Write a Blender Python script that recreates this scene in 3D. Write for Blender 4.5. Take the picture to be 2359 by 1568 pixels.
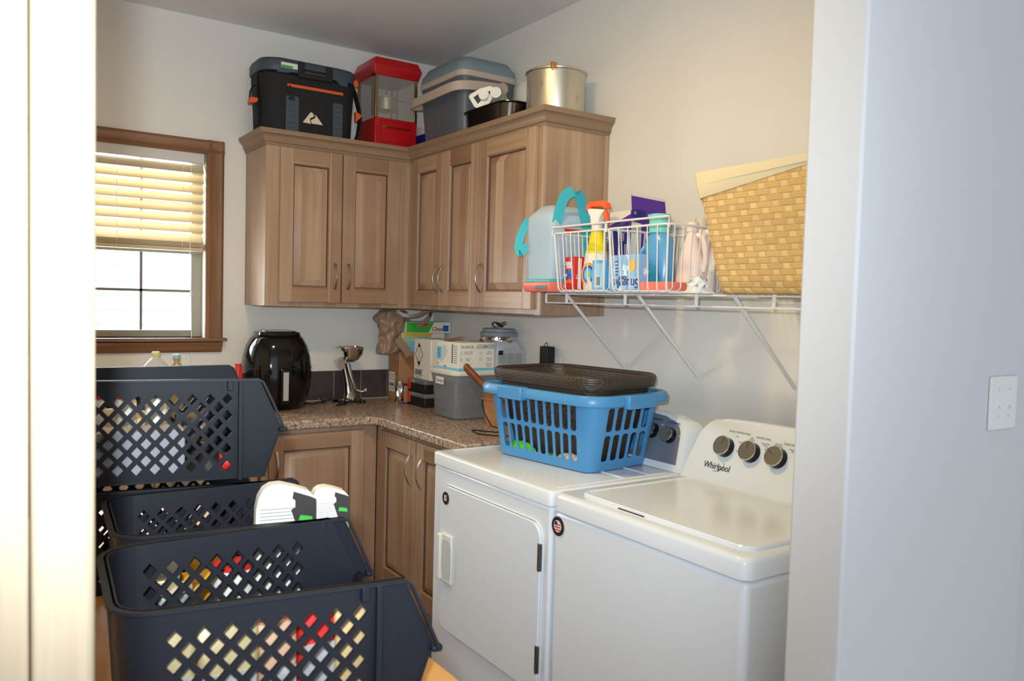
import bpy, bmesh, math, random
from mathutils import noise as mnoise
from math import sin, cos, pi, radians
from mathutils import Vector, Matrix
from mathutils.geometry import tessellate_polygon
random.seed(7)
for o in list(bpy.data.objects): bpy.data.objects.remove(o)
SC = bpy.context.scene
COL = SC.collection

# ---------------------------------------------------------------- camera
yaw, pitch, roll, FPX = .5948, -.0482, .0269, 1850.8
CAM = Vector((-2.17, -4.009, 1.4545))
fw = Vector((sin(yaw)*cos(pitch), cos(yaw)*cos(pitch), sin(pitch)))
rt = Vector((cos(yaw), -sin(yaw), 0)); up = rt.cross(fw)
R_ = cos(roll)*rt + sin(roll)*up
U_ = -sin(roll)*rt + cos(roll)*up
cd = bpy.data.cameras.new('camera'); cam = bpy.data.objects.new('camera', cd); COL.objects.link(cam)
m = Matrix((R_, U_, -fw)).transposed().to_4x4(); m.translation = CAM
cam.matrix_world = m
cd.sensor_width = 23.5; cd.lens = FPX/2359*23.5; cd.clip_start = .02
cd.dof.use_dof = True; cd.dof.focus_distance = 3.4; cd.dof.aperture_fstop = 5.6
SC.camera = cam
# ---------------------------------------------------------------- light
def lin(c): return tuple(((v/255)/12.92 if v/255 <= .04045 else ((v/255+.055)/1.055)**2.4) for v in c)
w = bpy.data.worlds.new('world'); SC.world = w; w.use_nodes = True
w.node_tree.nodes['Background'].inputs[0].default_value = (.74, .86, 1, 1)
w.node_tree.nodes['Background'].inputs[1].default_value = 1.3
def lamp(name, kind, loc, energy, color, **k):
    d = bpy.data.lights.new(name, kind); d.energy = energy; d.color = color
    for a, v in k.items(): setattr(d, a, v)
    o = bpy.data.objects.new(name, d); COL.objects.link(o); o.location = loc; return o
sun = lamp('sun', 'SUN', (0, 0, 6), 7, (1, .97, .9), angle=.01)
sun.rotation_euler = Vector((-.55, .62, -.56)).to_track_quat('-Z', 'Y').to_euler()
# the camera's own flash, just above and to the left of the lens
fl = lamp('camera_flash', 'SPOT', CAM - R_*.042 + U_*.085, 146, (.82, .93, 1), spot_size=radians(90), spot_blend=1, shadow_soft_size=.022)
fl.rotation_euler = (fw + U_*.12 - R_*.19).to_track_quat('-Z', 'Y').to_euler()
ceil_l = lamp('ceiling_bulb', 'AREA', (-1.30, -2.0, 2.655), 14, (1, .71, .26), shape='DISK', size=.26)
# daylight arriving through the laundry room window
wl = lamp('window_daylight', 'AREA', (-1.61, .30, 1.7), 46, (.84, .93, 1), shape='RECTANGLE', size=.8, size_y=.9)
wl.rotation_euler = Vector((0, -1, -.1)).to_track_quat('-Z', 'Y').to_euler()
VS = SC.view_settings; VS.view_transform = 'Standard'; VS.look = 'None'; VS.exposure = 0.25; VS.gamma = 1; VS.use_curve_mapping = False

# ---------------------------------------------------------------- materials
def mat(name, rgb, rough=.5, metal=0, spec=.5, trans=0, alpha=1, bump=None, noise=None, emit=None, coat=0, ior=1.45, lin_=False):
    m = bpy.data.materials.new(name); m.use_nodes = True
    nt = m.node_tree; b = nt.nodes['Principled BSDF']
    c = rgb if lin_ else lin(rgb)
    b.inputs['Base Color'].default_value = (*c, 1); b.inputs['Roughness'].default_value = rough
    b.inputs['Metallic'].default_value = metal; b.inputs['Specular IOR Level'].default_value = spec
    b.inputs['Transmission Weight'].default_value = trans; b.inputs['Alpha'].default_value = alpha
    b.inputs['Coat Weight'].default_value = coat; b.inputs['IOR'].default_value = ior
    if emit: b.inputs['Emission Color'].default_value = (*lin(emit[0]), 1); b.inputs['Emission Strength'].default_value = emit[1]
    if bump or noise:
        tc = nt.nodes.new('ShaderNodeTexCoord')
    if bump:   # (scale, strength)
        n = nt.nodes.new('ShaderNodeTexNoise'); n.inputs['Scale'].default_value = bump[0]; n.inputs['Detail'].default_value = 3
        bp = nt.nodes.new('ShaderNodeBump'); bp.inputs['Strength'].default_value = bump[1]; bp.inputs['Distance'].default_value = .002
        nt.links.new(tc.outputs['Object'], n.inputs['Vector']); nt.links.new(n.outputs['Fac'], bp.inputs['Height']); nt.links.new(bp.outputs[0], b.inputs['Normal'])
    if noise:  # (scale, rgb2, lo, hi)
        n = nt.nodes.new('ShaderNodeTexNoise'); n.inputs['Scale'].default_value = noise[0]; n.inputs['Detail'].default_value = 4
        r = nt.nodes.new('ShaderNodeValToRGB'); r.color_ramp.elements[0].position = noise[2]; r.color_ramp.elements[1].position = noise[3]
        r.color_ramp.elements[0].color = (*c, 1); r.color_ramp.elements[1].color = (*lin(noise[1]), 1)
        nt.links.new(tc.outputs['Object'], n.inputs['Vector']); nt.links.new(n.outputs['Fac'], r.inputs[0]); nt.links.new(r.outputs[0], b.inputs['Base Color'])
    return m
def N(nt, t, **k):
    n = nt.nodes.new('ShaderNode'+t)
    for a, v in k.items(): setattr(n, a, v)
    return n
def wood(name, c1, c2, c3, axis='z', strips=13, rough=.42, var=.5, bumps=.15):
    """axis: grain direction; boards vary across the horizontal x+y coordinate (or z when the grain is horizontal)."""
    m = bpy.data.materials.new(name); m.use_nodes = True; nt = m.node_tree; b = nt.nodes['Principled BSDF']; L = nt.links.new
    tc = N(nt, 'TexCoord'); sx = N(nt, 'SeparateXYZ'); L(tc.outputs['Object'], sx.inputs[0])
    ad = N(nt, 'Math', operation='ADD'); L(sx.outputs[0], ad.inputs[0]); L(sx.outputs[1], ad.inputs[1])
    a, g = (ad.outputs[0], sx.outputs[2]) if axis == 'z' else (sx.outputs[2], ad.outputs[0])
    if axis == 'x': a, g = sx.outputs[1], sx.outputs[0]
    if axis == 'y': a, g = sx.outputs[0], sx.outputs[1]
    mu = N(nt, 'Math', operation='MULTIPLY'); L(a, mu.inputs[0]); mu.inputs[1].default_value = strips
    flr = N(nt, 'Math', operation='FLOOR'); L(mu.outputs[0], flr.inputs[0])
    oi = N(nt, 'ObjectInfo'); ad2 = N(nt, 'Math', operation='ADD'); L(flr.outputs[0], ad2.inputs[0]); L(oi.outputs['Random'], ad2.inputs[1])
    wn = N(nt, 'TexWhiteNoise', noise_dimensions='1D'); L(ad2.outputs[0], wn.inputs['W'])
    cx = N(nt, 'CombineXYZ'); m1 = N(nt, 'Math', operation='MULTIPLY'); L(a, m1.inputs[0]); m1.inputs[1].default_value = 60
    m2 = N(nt, 'Math', operation='MULTIPLY'); L(g, m2.inputs[0]); m2.inputs[1].default_value = 2.2
    L(m1.outputs[0], cx.inputs[0]); L(m2.outputs[0], cx.inputs[1]); m3 = N(nt, 'Math', operation='MULTIPLY'); L(wn.outputs[0], m3.inputs[0]); m3.inputs[1].default_value = 20; L(m3.outputs[0], cx.inputs[2])
    no = N(nt, 'TexNoise'); no.inputs['Scale'].default_value = 1; no.inputs['Detail'].default_value = 5; no.inputs['Distortion'].default_value = .6; L(cx.outputs[0], no.inputs['Vector'])
    n2 = N(nt, 'TexNoise'); n2.inputs['Scale'].default_value = 3.2; n2.inputs['Detail'].default_value = 3; L(tc.outputs['Object'], n2.inputs['Vector'])
    r = N(nt, 'ValToRGB'); r.color_ramp.elements[0].position = .3; r.color_ramp.elements[1].position = .72
    r.color_ramp.elements[0].color = (*lin(c2), 1); r.color_ramp.elements[1].color = (*lin(c1), 1); L(no.outputs['Fac'], r.inputs[0])
    mx = N(nt, 'Mix', data_type='RGBA'); L(r.outputs[0], mx.inputs[6]); mx.inputs[7].default_value = (*lin(c3), 1)
    f = N(nt, 'Math', operation='MULTIPLY'); L(wn.outputs[0], f.inputs[0]); f.inputs[1].default_value = var
    f2 = N(nt, 'Math', operation='MULTIPLY'); L(f.outputs[0], f2.inputs[0]); L(n2.outputs['Fac'], f2.inputs[1]); f3 = N(nt, 'Math', operation='MULTIPLY'); L(f2.outputs[0], f3.inputs[0]); f3.inputs[1].default_value = 2
    L(f3.outputs[0], mx.inputs[0]); L(mx.outputs[2], b.inputs['Base Color'])
    bp = N(nt, 'Bump'); bp.inputs['Strength'].default_value = bumps; bp.inputs['Distance'].default_value = .0006; L(no.outputs['Fac'], bp.inputs['Height']); L(bp.outputs[0], b.inputs['Normal'])
    b.inputs['Roughness'].default_value = rough; b.inputs['Specular IOR Level'].default_value = .4
    return m
def speckle(name, cols, scale, rough):
    m = bpy.data.materials.new(name); m.use_nodes = True; nt = m.node_tree; b = nt.nodes['Principled BSDF']; L = nt.links.new
    tc = N(nt, 'TexCoord'); n = N(nt, 'TexNoise'); n.inputs['Scale'].default_value = scale; n.inputs['Detail'].default_value = 6; n.inputs['Roughness'].default_value = .7
    L(tc.outputs['Object'], n.inputs['Vector']); r = N(nt, 'ValToRGB'); r.color_ramp.interpolation = 'LINEAR'
    while len(r.color_ramp.elements) < len(cols): r.color_ramp.elements.new(.5)
    for i, c in enumerate(cols): r.color_ramp.elements[i].position = .3+.4*i/(len(cols)-1); r.color_ramp.elements[i].color = (*lin(c), 1)
    L(n.outputs['Fac'], r.inputs[0]); L(r.outputs[0], b.inputs['Base Color']); b.inputs['Roughness'].default_value = rough
    return m
def weave(name, c1, c2, sx_, sz_, rough=.55, strength=.6):
    m = bpy.data.materials.new(name); m.use_nodes = True; nt = m.node_tree; b = nt.nodes['Principled BSDF']; L = nt.links.new
    tc = N(nt, 'TexCoord'); s = N(nt, 'SeparateXYZ'); L(tc.outputs['Object'], s.inputs[0]); ad = N(nt, 'Math', operation='ADD'); L(s.outputs[0], ad.inputs[0]); L(s.outputs[1], ad.inputs[1])
    def mul(a, v): q = N(nt, 'Math', operation='MULTIPLY'); L(a, q.inputs[0]); q.inputs[1].default_value = v; return q.outputs[0]
    u, v = mul(ad.outputs[0], pi/sx_), mul(s.outputs[2], pi/sz_)
    def f(op, a, bb=None):
        q = N(nt, 'Math', operation=op); L(a, q.inputs[0])
        if bb is not None: L(bb, q.inputs[1])
        return q.outputs[0]
    su, sv = f('SINE', u), f('SINE', v); pr = f('MULTIPLY', su, sv)
    sg = f('GREATER_THAN', pr); au, av = f('ABSOLUTE', su), f('ABSOLUTE', sv)
    pw = N(nt, 'Math', operation='POWER'); L(f('MULTIPLY', au, av), pw.inputs[0]); pw.inputs[1].default_value = .25
    no = N(nt, 'TexNoise'); no.inputs['Scale'].default_value = 40; no.inputs['Detail'].default_value = 3; L(tc.outputs['Object'], no.inputs['Vector'])
    mx = N(nt, 'Mix', data_type='RGBA'); L(sg, mx.inputs[0]); mx.inputs[6].default_value = (*lin(c1), 1); mx.inputs[7].default_value = (*lin(c2), 1)
    hs = N(nt, 'HueSaturation'); L(mx.outputs[2], hs.inputs['Color']); vv = N(nt, 'MapRange'); L(no.outputs['Fac'], vv.inputs[0]); vv.inputs[3].default_value = .75; vv.inputs[4].default_value = 1.25; L(vv.outputs[0], hs.inputs['Value'])
    L(hs.outputs[0], b.inputs['Base Color']); bp = N(nt, 'Bump'); bp.inputs['Strength'].default_value = strength; bp.inputs['Distance'].default_value = .003; L(pw.outputs[0], bp.inputs['Height']); L(bp.outputs[0], b.inputs['Normal'])
    b.inputs['Roughness'].default_value = rough
    return m
def plait(name, c1, c2, c3, per=.066, rh=.0155):
    """flat straps: long horizontal ones alternating with short upright ones, offset row by row"""
    m = bpy.data.materials.new(name); m.use_nodes = True; nt = m.node_tree; b = nt.nodes['Principled BSDF']; L = nt.links.new
    def f(op, a, c=None, d=None):
        q = N(nt, 'Math', operation=op)
        for i, x in enumerate((a, c, d)):
            if x is None: continue
            if isinstance(x, (int, float)): q.inputs[i].default_value = x
            else: L(x, q.inputs[i])
        return q.outputs[0]
    tc = N(nt, 'TexCoord'); s = N(nt, 'SeparateXYZ'); L(tc.outputs['Object'], s.inputs[0])
    v = f('DIVIDE', s.outputs[2], rh); row = f('FLOOR', v); fv = f('FRACT', v)
    u = f('ADD', f('DIVIDE', f('ADD', s.outputs[0], s.outputs[1]), per), f('MULTIPLY', row, .5)); fu = f('FRACT', u)
    wide = f('LESS_THAN', fu, .66); wn = N(nt, 'TexWhiteNoise', noise_dimensions='2D'); cx = N(nt, 'CombineXYZ'); L(f('FLOOR', u), cx.inputs[0]); L(row, cx.inputs[1]); L(cx.outputs[0], wn.inputs['Vector'])
    mx = N(nt, 'Mix', data_type='RGBA'); L(wide, mx.inputs[0]); mx.inputs[6].default_value = (*lin(c2), 1); mx.inputs[7].default_value = (*lin(c1), 1)
    eu = f('MINIMUM', f('MINIMUM', fu, f('SUBTRACT', 1, fu)), f('ABSOLUTE', f('SUBTRACT', fu, .66))); ev = f('MINIMUM', fv, f('SUBTRACT', 1, fv))
    edge = f('MINIMUM', f('MULTIPLY', eu, 14), f('MULTIPLY', ev, 6)); edge = f('MINIMUM', edge, 1)
    no = N(nt, 'TexNoise'); no.inputs['Scale'].default_value = 1; no.inputs['Detail'].default_value = 3; mp = N(nt, 'Mapping'); mp.inputs['Scale'].default_value = (30, 30, 500); L(tc.outputs['Object'], mp.inputs[0]); L(mp.outputs[0], no.inputs['Vector'])
    hs = N(nt, 'HueSaturation'); L(mx.outputs[2], hs.inputs['Color']); L(f('ADD', .80, f('ADD', f('MULTIPLY', no.outputs['Fac'], .2), f('MULTIPLY', wn.outputs[0], .18))), hs.inputs['Value'])
    m2 = N(nt, 'Mix', data_type='RGBA'); L(f('ADD', .45, f('MULTIPLY', edge, .55)), m2.inputs[0]); m2.inputs[6].default_value = (*lin(c3), 1); L(hs.outputs[0], m2.inputs[7]); L(m2.outputs[2], b.inputs['Base Color'])
    bp = N(nt, 'Bump'); bp.inputs['Strength'].default_value = .6; bp.inputs['Distance'].default_value = .002; L(f('ADD', edge, f('MULTIPLY', wide, .4)), bp.inputs['Height']); L(bp.outputs[0], b.inputs['Normal']); b.inputs['Roughness'].default_value = .5
    return m
def clear(name, rgb, alpha, rough=.1):
    m = bpy.data.materials.new(name); m.use_nodes = True; nt = m.node_tree; b = nt.nodes['Principled BSDF']
    b.inputs['Base Color'].default_value = (*lin(rgb), 1); b.inputs['Roughness'].default_value = rough; b.inputs['Alpha'].default_value = alpha
    return m
W_CREAM = mat('wall_paint_cream', (229, 225, 218), .75, spec=.25, bump=(90, .12))
W_HALL = mat('wall_paint_pale', (210, 209, 207), .75, spec=.25, bump=(90, .08))
W_CEIL = mat('ceiling_texture', (226, 224, 224), .9, spec=.1, bump=(120, .8))
CAB_V = wood('cabinet_wood', (190, 164, 138), (168, 140, 114), (140, 104, 84), 'z', 17, .36, .7, .1)
CAB_H = wood('cabinet_wood_rail', (184, 156, 128), (162, 132, 104), (134, 100, 76), 'h', 12, .36, .9, .1)
CROWN = wood('crown_wood', (156, 130, 106), (140, 114, 90), (124, 98, 78), 'h', 1, var=.2)
TRIM = wood('window_trim_wood', (146, 104, 74), (112, 76, 52), (124, 88, 60), 'h', 4, var=.3)
TRIMV = wood('window_trim_wood_upright', (146, 104, 74), (112, 76, 52), (124, 88, 60), 'z', 4, var=.3)
GROOVE = mat('door_groove_brown', (86, 56, 38), .5)  # darker brown for the narrow groove ring around each door panel
PINE = wood('pale_pine', (172, 155, 131), (158, 140, 114), (164, 146, 122), 'z', 9, .6)
TABLEW = wood('butcher_block', (226, 172, 104), (206, 148, 84), (214, 160, 92), 'y', 16, .45)
FLOORW = wood('floor_laminate', (132, 98, 72), (108, 76, 54), (120, 86, 62), 'y', 8, .4)
GRAN = speckle('counter_laminate', [(70, 56, 50), (118, 98, 84), (170, 146, 126), (200, 180, 164), (96, 78, 72)], 60, .26)
TILE = mat('dark_tile', (62, 52, 54), .35, noise=(9, (80, 68, 70), .35, .7))
GROUT = mat('grout', (176, 160, 146), .8)
WHITE = mat('appliance_white', (228, 234, 240), .17, spec=.5)
WHITE2 = mat('white_plastic', (232, 230, 224), .4)
WIRE = mat('white_vinyl_wire', (226, 224, 222), .4)
NICK = mat('brushed_nickel', (190, 180, 162), .28, 1)
CHROME = mat('chrome', (205, 202, 196), .12, 1)
ALU = mat('worn_aluminium', (212, 206, 192), .38, 1, noise=(26, (150, 138, 116), .62, .8))
BRASS = mat('brass', (176, 148, 84), .3, 1)
BLACKP = mat('black_gloss_plastic', (14, 13, 13), .08)
BLACKM = mat('black_matte', (22, 22, 24), .55)
RUBBER = mat('black_rubber', (18, 18, 19), .6)
CRATE = mat('crate_plastic', (23, 25, 32), .5, spec=.3, bump=(160, .06))
FABB = mat('cooler_black_fabric', (28, 27, 29), .8, bump=(300, .3))
SLATE = mat('cooler_slate_trim', (64, 74, 84), .5)
ORANGE = mat('orange_trim', (214, 88, 36), .5)
CREAM = mat('cream_plastic', (214, 204, 182), .5)
RED = mat('red_enamel', (186, 20, 26), .28)
GRAYP = mat('gray_cooler_plastic', (92, 96, 104), .4, bump=(200, .1))
BLUEG = mat('bluegray_lid', (122, 140, 148), .4)
TAUPE = mat('taupe_handle', (190, 172, 156), .45)
GLASSM = clear('clear_pane', (235, 240, 238), .12, .03)
PLEX = clear('smudged_pane', (200, 196, 186), .22, .15)
CLEARP = clear('clear_plastic', (222, 218, 208), .5, .12)
BLUE = mat('blue_basket_plastic', (78, 146, 200), .33)
DBROWN = weave('dark_resin_weave', (66, 54, 44), (54, 44, 36), .009, .008, .38, .5)
SEAG = plait('straw_weave', (212, 172, 104), (228, 194, 132), (190, 148, 86), .074, .0166)
LINEN = mat('linen_liner', (232, 214, 174), .9, bump=(60, .4))
SKYF = mat('sky_blue_canvas', (172, 194, 214), .85, bump=(30, .5))
TEAL = mat('teal_webbing', (64, 184, 200), .7, bump=(240, .3))
CORAL = mat('coral_plastic', (240, 126, 106), .4)
DTEAL = mat('dark_teal', (18, 78, 92), .4)
CARD = mat('brown_cardboard', (172, 128, 88), .8, noise=(5, (152, 110, 74), .4, .7))
CARDW = mat('white_card', (226, 222, 210), .5)
INK = mat('black_ink', (26, 25, 28), .6)
GINK = mat('gray_ink', (128, 128, 126), .6)
PURPLE = mat('purple_card', (92, 48, 156), .45)
NAVY = mat('navy_print', (36, 34, 118), .45)
BLUEC = mat('light_blue_card', (112, 176, 220), .45)
CYAN = mat('cyan_print', (110, 190, 226), .5)
DBLUE = mat('blue_print', (26, 88, 188), .45)
REDC = mat('red_card', (206, 42, 40), .45)
YEL = mat('yellow_print', (238, 214, 20), .4)
GOLDY = mat('golden_yellow_card', (222, 184, 60), .45)
ORG2 = mat('bright_orange_plastic', (255, 96, 34), .35)
GREEN = mat('green_card', (60, 170, 60), .45)
LIME = mat('lime_cloth', (96, 226, 50), .8)
LINEN2 = mat('pale_pink_cloth', (216, 194, 182), .85, bump=(40, .5))
LEATH = mat('tan_suede', (170, 124, 84), .85, bump=(50, .4), noise=(10, (158, 98, 50), .35, .75))
HANDLE = mat('worn_hickory', (142, 76, 44), .35, noise=(14, (104, 52, 30), .35, .7))
TOTE = clear('frosted_tote', (160, 164, 168), .42, .25)
TOTEL = mat('tote_lid_white', (226, 220, 204), .45)
FOIL = mat('crumpled_foil', (215, 212, 210), .22, 1, bump=(70, 1.0))
JAR = clear('translucent_jar', (202, 206, 212), .86, .3)
GLID = mat('gray_lid', (134, 140, 152), .45)
BAGP = clear('tan_shopping_bag', (158, 130, 108), .88, .38)
BOTB = mat('softener_blue', (94, 164, 216), .25)
BOTW = mat('jug_white', (238, 232, 226), .3)
AQUA = mat('aqua_cap', (124, 214, 210), .4)
VINYL = mat('window_vinyl', (150, 146, 130), .45)
BLIND = mat('blind_slat', (206, 186, 148), .5)
SIDING = mat('white_siding', (235, 238, 240), .6)
GRASS = mat('lawn', (90, 130, 60), .9)
STEELD = mat('dark_roasting_steel', (96, 88, 80), .2, 1)
GPANEL = mat('console_gray', (140, 146, 156), .35, .4)
KNOBF = mat('knob_face', (150, 142, 126), .3, .7)
KNOBD = mat('knob_side', (38, 40, 48), .2, .8)

# ---------------------------------------------------------------- mesh helpers
def rr(cx, cy, w, d, r, z, n=5):
    pts = []
    for (sx, sy, a0) in ((1, 1, 0), (-1, 1, pi/2), (-1, -1, pi), (1, -1, 3*pi/2)):
        ox, oy = cx+sx*(w/2-r), cy+sy*(d/2-r)
        for k in range(n+1):
            a = a0+pi/2*k/n; pts.append((ox+r*cos(a), oy+r*sin(a), z))
    return pts
def circ(cx, cy, r, z, n=24, ry=None): return [(cx+r*cos(2*pi*k/n), cy+(ry or r)*sin(2*pi*k/n), z) for k in range(n)]
class MB:
    def __init__(s): s.v = []; s.f = []; s.m = []; s.i = 0
    def mi(s, i): s.i = i; return s
    def add(s, vs, fs):
        b = len(s.v); s.v += [tuple(v) for v in vs]; s.f += [tuple(b+i for i in f) for f in fs]; s.m += [s.i]*len(fs); return s
    def box(s, x0, x1, y0, y1, z0, z1):
        return s.add([(x, y, z) for z in (z0, z1) for y in (y0, y1) for x in (x0, x1)], [(0, 2, 3, 1), (4, 5, 7, 6), (0, 1, 5, 4), (2, 6, 7, 3), (0, 4, 6, 2), (1, 3, 7, 5)])
    def loft(s, loops, cap0=True, cap1=True, closed=False):
        n = len(loops[0]); vs = [p for l in loops for p in l]; fs = []
        rng = len(loops) if closed else len(loops)-1
        for a in range(rng):
            b = (a+1) % len(loops)
            for i in range(n):
                j = (i+1) % n; fs.append((a*n+i, a*n+j, b*n+j, b*n+i))
        if not closed:
            if cap0: fs.append(tuple(range(n-1, -1, -1)))
            if cap1: fs.append(tuple((len(loops)-1)*n+i for i in range(n)))
        return s.add(vs, fs)
    def prism(s, poly, ax, a, b):
        def P(p, c): return {'x': (c, p[0], p[1]), 'y': (p[0], c, p[1]), 'z': (p[0], p[1], c)}[ax]
        return s.loft([[P(p, a) for p in poly], [P(p, b) for p in poly]])
    def tube(s, pts, r, n=8, closed=False):
        pts = [Vector(p) for p in pts]; loops = []; prev = None
        for i, p in enumerate(pts):
            if closed: t = pts[(i+1) % len(pts)]-pts[i-1]
            else: t = pts[min(i+1, len(pts)-1)]-pts[max(i-1, 0)]
            t.normalize()
            if prev is None: u = t.orthogonal().normalized()
            else:
                u = prev-t*prev.dot(t)
                u = u.normalized() if u.length > 1e-6 else t.orthogonal().normalized()
            prev = u; w_ = t.cross(u); rad = r[i] if isinstance(r, (list, tuple)) else r
            loops.append([p+(u*cos(2*pi*k/n)+w_*sin(2*pi*k/n))*rad for k in range(n)])
        return s.loft(loops, closed=closed)
    def lathe(s, prof, cx=0, cy=0, n=28, sy=1):
        loops = [[(cx+r*cos(2*pi*k/n), cy+sy*r*sin(2*pi*k/n), z) for k in range(n)] for r, z in prof]
        return s.loft(loops)
    def strip(s, pts, wdir, wid, th=.0015):
        """flat webbing ribbon: pts along, wdir the direction of its width"""
        pts = [Vector(p) for p in pts]; wd = Vector(wdir).normalized(); loops = []
        for i, p in enumerate(pts):
            t = (pts[min(i+1, len(pts)-1)]-pts[max(i-1, 0)]).normalized(); w2 = (wd-t*wd.dot(t)).normalized(); n_ = t.cross(w2)
            loops.append([p+w2*wid/2+n_*th, p-w2*wid/2+n_*th, p-w2*wid/2-n_*th, p+w2*wid/2-n_*th])
        return s.loft(loops)
    def panel(s, outer, holes, f, th):
        """flat sheet with holes mapped by f(u, v, off) and given thickness th"""
        polys = [outer]+holes; flat = [p for q in polys for p in q]; n = len(flat)
        tris = tessellate_polygon([[Vector((p[0], p[1], 0)) for p in q] for q in polys])
        vs = [f(p[0], p[1], 0) for p in flat]+[f(p[0], p[1], th) for p in flat]
        fs = [tuple(t) for t in tris]+[tuple(n+i for i in reversed(t)) for t in tris]
        o = 0
        for q in polys:
            k = len(q)
            for i in range(k): j = (i+1) % k; fs.append((o+i, o+j, n+o+j, n+o+i))
            o += k
        return s.add(vs, fs)
    def grid(s, f, us, vs_, th=None):
        a = [f(u, v, 0) for v in vs_ for u in us]; nu, nv = len(us), len(vs_); fs = []
        for j in range(nv-1):
            for i in range(nu-1): fs.append((j*nu+i, j*nu+i+1, (j+1)*nu+i+1, (j+1)*nu+i))
        if th is None: return s.add(a, fs)
        b = [f(u, v, th) for v in vs_ for u in us]; k = len(a)
        fs += [tuple(k+i for i in reversed(q)) for q in fs]
        for i in range(nu-1): fs += [(i, i+1, k+i+1, k+i), ((nv-1)*nu+i, (nv-1)*nu+i+1, k+(nv-1)*nu+i+1, k+(nv-1)*nu+i)]
        for j in range(nv-1): fs += [(j*nu, (j+1)*nu, k+(j+1)*nu, k+j*nu), (j*nu+nu-1, (j+1)*nu+nu-1, k+(j+1)*nu+nu-1, k+j*nu+nu-1)]
        return s.add(a+b, fs)
    def build(s, name, mats, parent=None, bev=0, loc=None, segs=2, ang=38):
        me = bpy.data.meshes.new(name); me.from_pydata(s.v, [], s.f)
        if not isinstance(mats, (list, tuple)): mats = [mats]
        for q in mats: me.materials.append(q)
        me.polygons.foreach_set('material_index', s.m)
        bm = bmesh.new(); bm.from_mesh(me); bmesh.ops.recalc_face_normals(bm, faces=bm.faces); bm.to_mesh(me); bm.free()
        me.shade_smooth(); me.set_sharp_from_angle(angle=radians(ang)); me.update()
        o = bpy.data.objects.new(name, me); COL.objects.link(o)
        if parent is not None: o.parent = parent
        if loc: o.location = loc
        if bev:
            b = o.modifiers.new('bevel', 'BEVEL'); b.width = bev; b.segments = segs; b.limit_method = 'ANGLE'; b.angle_limit = radians(40); b.harden_normals = False
        return o
def smooth(pts, n=5):
    P = [Vector(p) for p in pts]; out = []
    for i in range(len(P)-1):
        p0, p1, p2, p3 = P[max(i-1, 0)], P[i], P[i+1], P[min(i+2, len(P)-1)]
        for k in range(n):
            t = k/n; out.append(.5*((2*p1)+(p2-p0)*t+(2*p0-5*p1+4*p2-p3)*t*t+(3*p1-p0-3*p2+p3)*t**3))
    return out+[P[-1]]
def thing(name, label, cat, loc=(0, 0, 0), rz=0, group=None):
    o = bpy.data.objects.new(name, None); COL.objects.link(o); o.empty_display_size = .05
    o.location = loc; o.rotation_euler = (0, 0, rz); o['label'] = label; o['category'] = cat
    if group: o['group'] = group
    return o
def tag(o, label, cat, group=None):
    o['label'] = label; o['category'] = cat
    if group: o['group'] = group
    return o
def struct(o): o['kind'] = 'structure'; return o
def lab(o, l): o['label'] = l; return o
def text(name, s, size, m, parent, pos, face='-y', align='CENTER', flip=False, sx=1, rotz=0, bold=0):
    c = bpy.data.curves.new(name, 'FONT'); c.body = s; c.size = size; c.align_x = align; c.align_y = 'CENTER'; c.extrude = .0003; c.offset = bold
    t = bpy.data.objects.new(name, c); me = bpy.data.meshes.new_from_object(t); bpy.data.objects.remove(t); bpy.data.curves.remove(c)
    me.materials.clear(); me.materials.append(m)
    X, Y = {'-y': (Vector((1, 0, 0)), Vector((0, 0, 1))), '-x': (Vector((0, -1, 0)), Vector((0, 0, 1))), 'z': (Vector((1, 0, 0)), Vector((0, 1, 0)))}[face] if isinstance(face, str) else face
    X = Vector(X); Y = Vector(Y)
    if flip: X, Y = -X, -Y
    if rotz: X, Y = X*cos(rotz)+Y*sin(rotz), -X*sin(rotz)+Y*cos(rotz)
    Zv = X.cross(Y)
    M = Matrix((X*sx, Y, Zv)).transposed().to_4x4(); M.translation = Vector(pos)
    me.transform(M); o = bpy.data.objects.new(name, me); COL.objects.link(o); o.parent = parent
    return o
def rect(x0, x1, y0, y1): return [(x0, y0), (x1, y0), (x1, y1), (x0, y1)]
def rrect(x0, x1, y0, y1, r, n=3): return [(p[0], p[1]) for p in rr((x0+x1)/2, (y0+y1)/2, x1-x0, y1-y0, r, 0, n)]

# ================================================================= SETTING
CE = 2.745; XL = -2.42; YN = -3.046; YH = -3.162
b = MB(); b.box(-3.6, .3, -5.2, 0, -.04, 0); struct(b.build('floor', FLOORW))
b = MB(); b.box(-3.6, .3, -5.2, .16, CE, CE+.05); struct(b.build('ceiling', W_CEIL))
# wall with the window hole
WX0, WX1, WZ0, WZ1 = -1.99, -1.236, 1.243, 2.119
b = MB(); b.panel(rect(XL-.12, .12, 0, CE), [rect(WX0, WX1, WZ0, WZ1)], lambda u, v, o: (u, o, v), .14); struct(b.build('wall_back', W_CREAM))
b = MB(); b.box(0, .12, YH, 0, 0, CE); struct(b.build('wall_right', W_CREAM))
b = MB(); b.box(XL-.12, XL, YN, 0, 0, CE); struct(b.build('wall_left', W_CREAM))
b = MB(); b.box(-.8606, .12, YH, YN, 0, CE); struct(b.build('wall_front', W_HALL, bev=.006))
b = MB(); b.box(-3.6, -2.16, YH, YN, 0, CE); struct(b.build('wall_front', W_HALL))
b = MB(); b.box(-.168, .12, -5.2, YH, 0, CE); struct(b.build('wall_hall', W_HALL))
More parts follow.
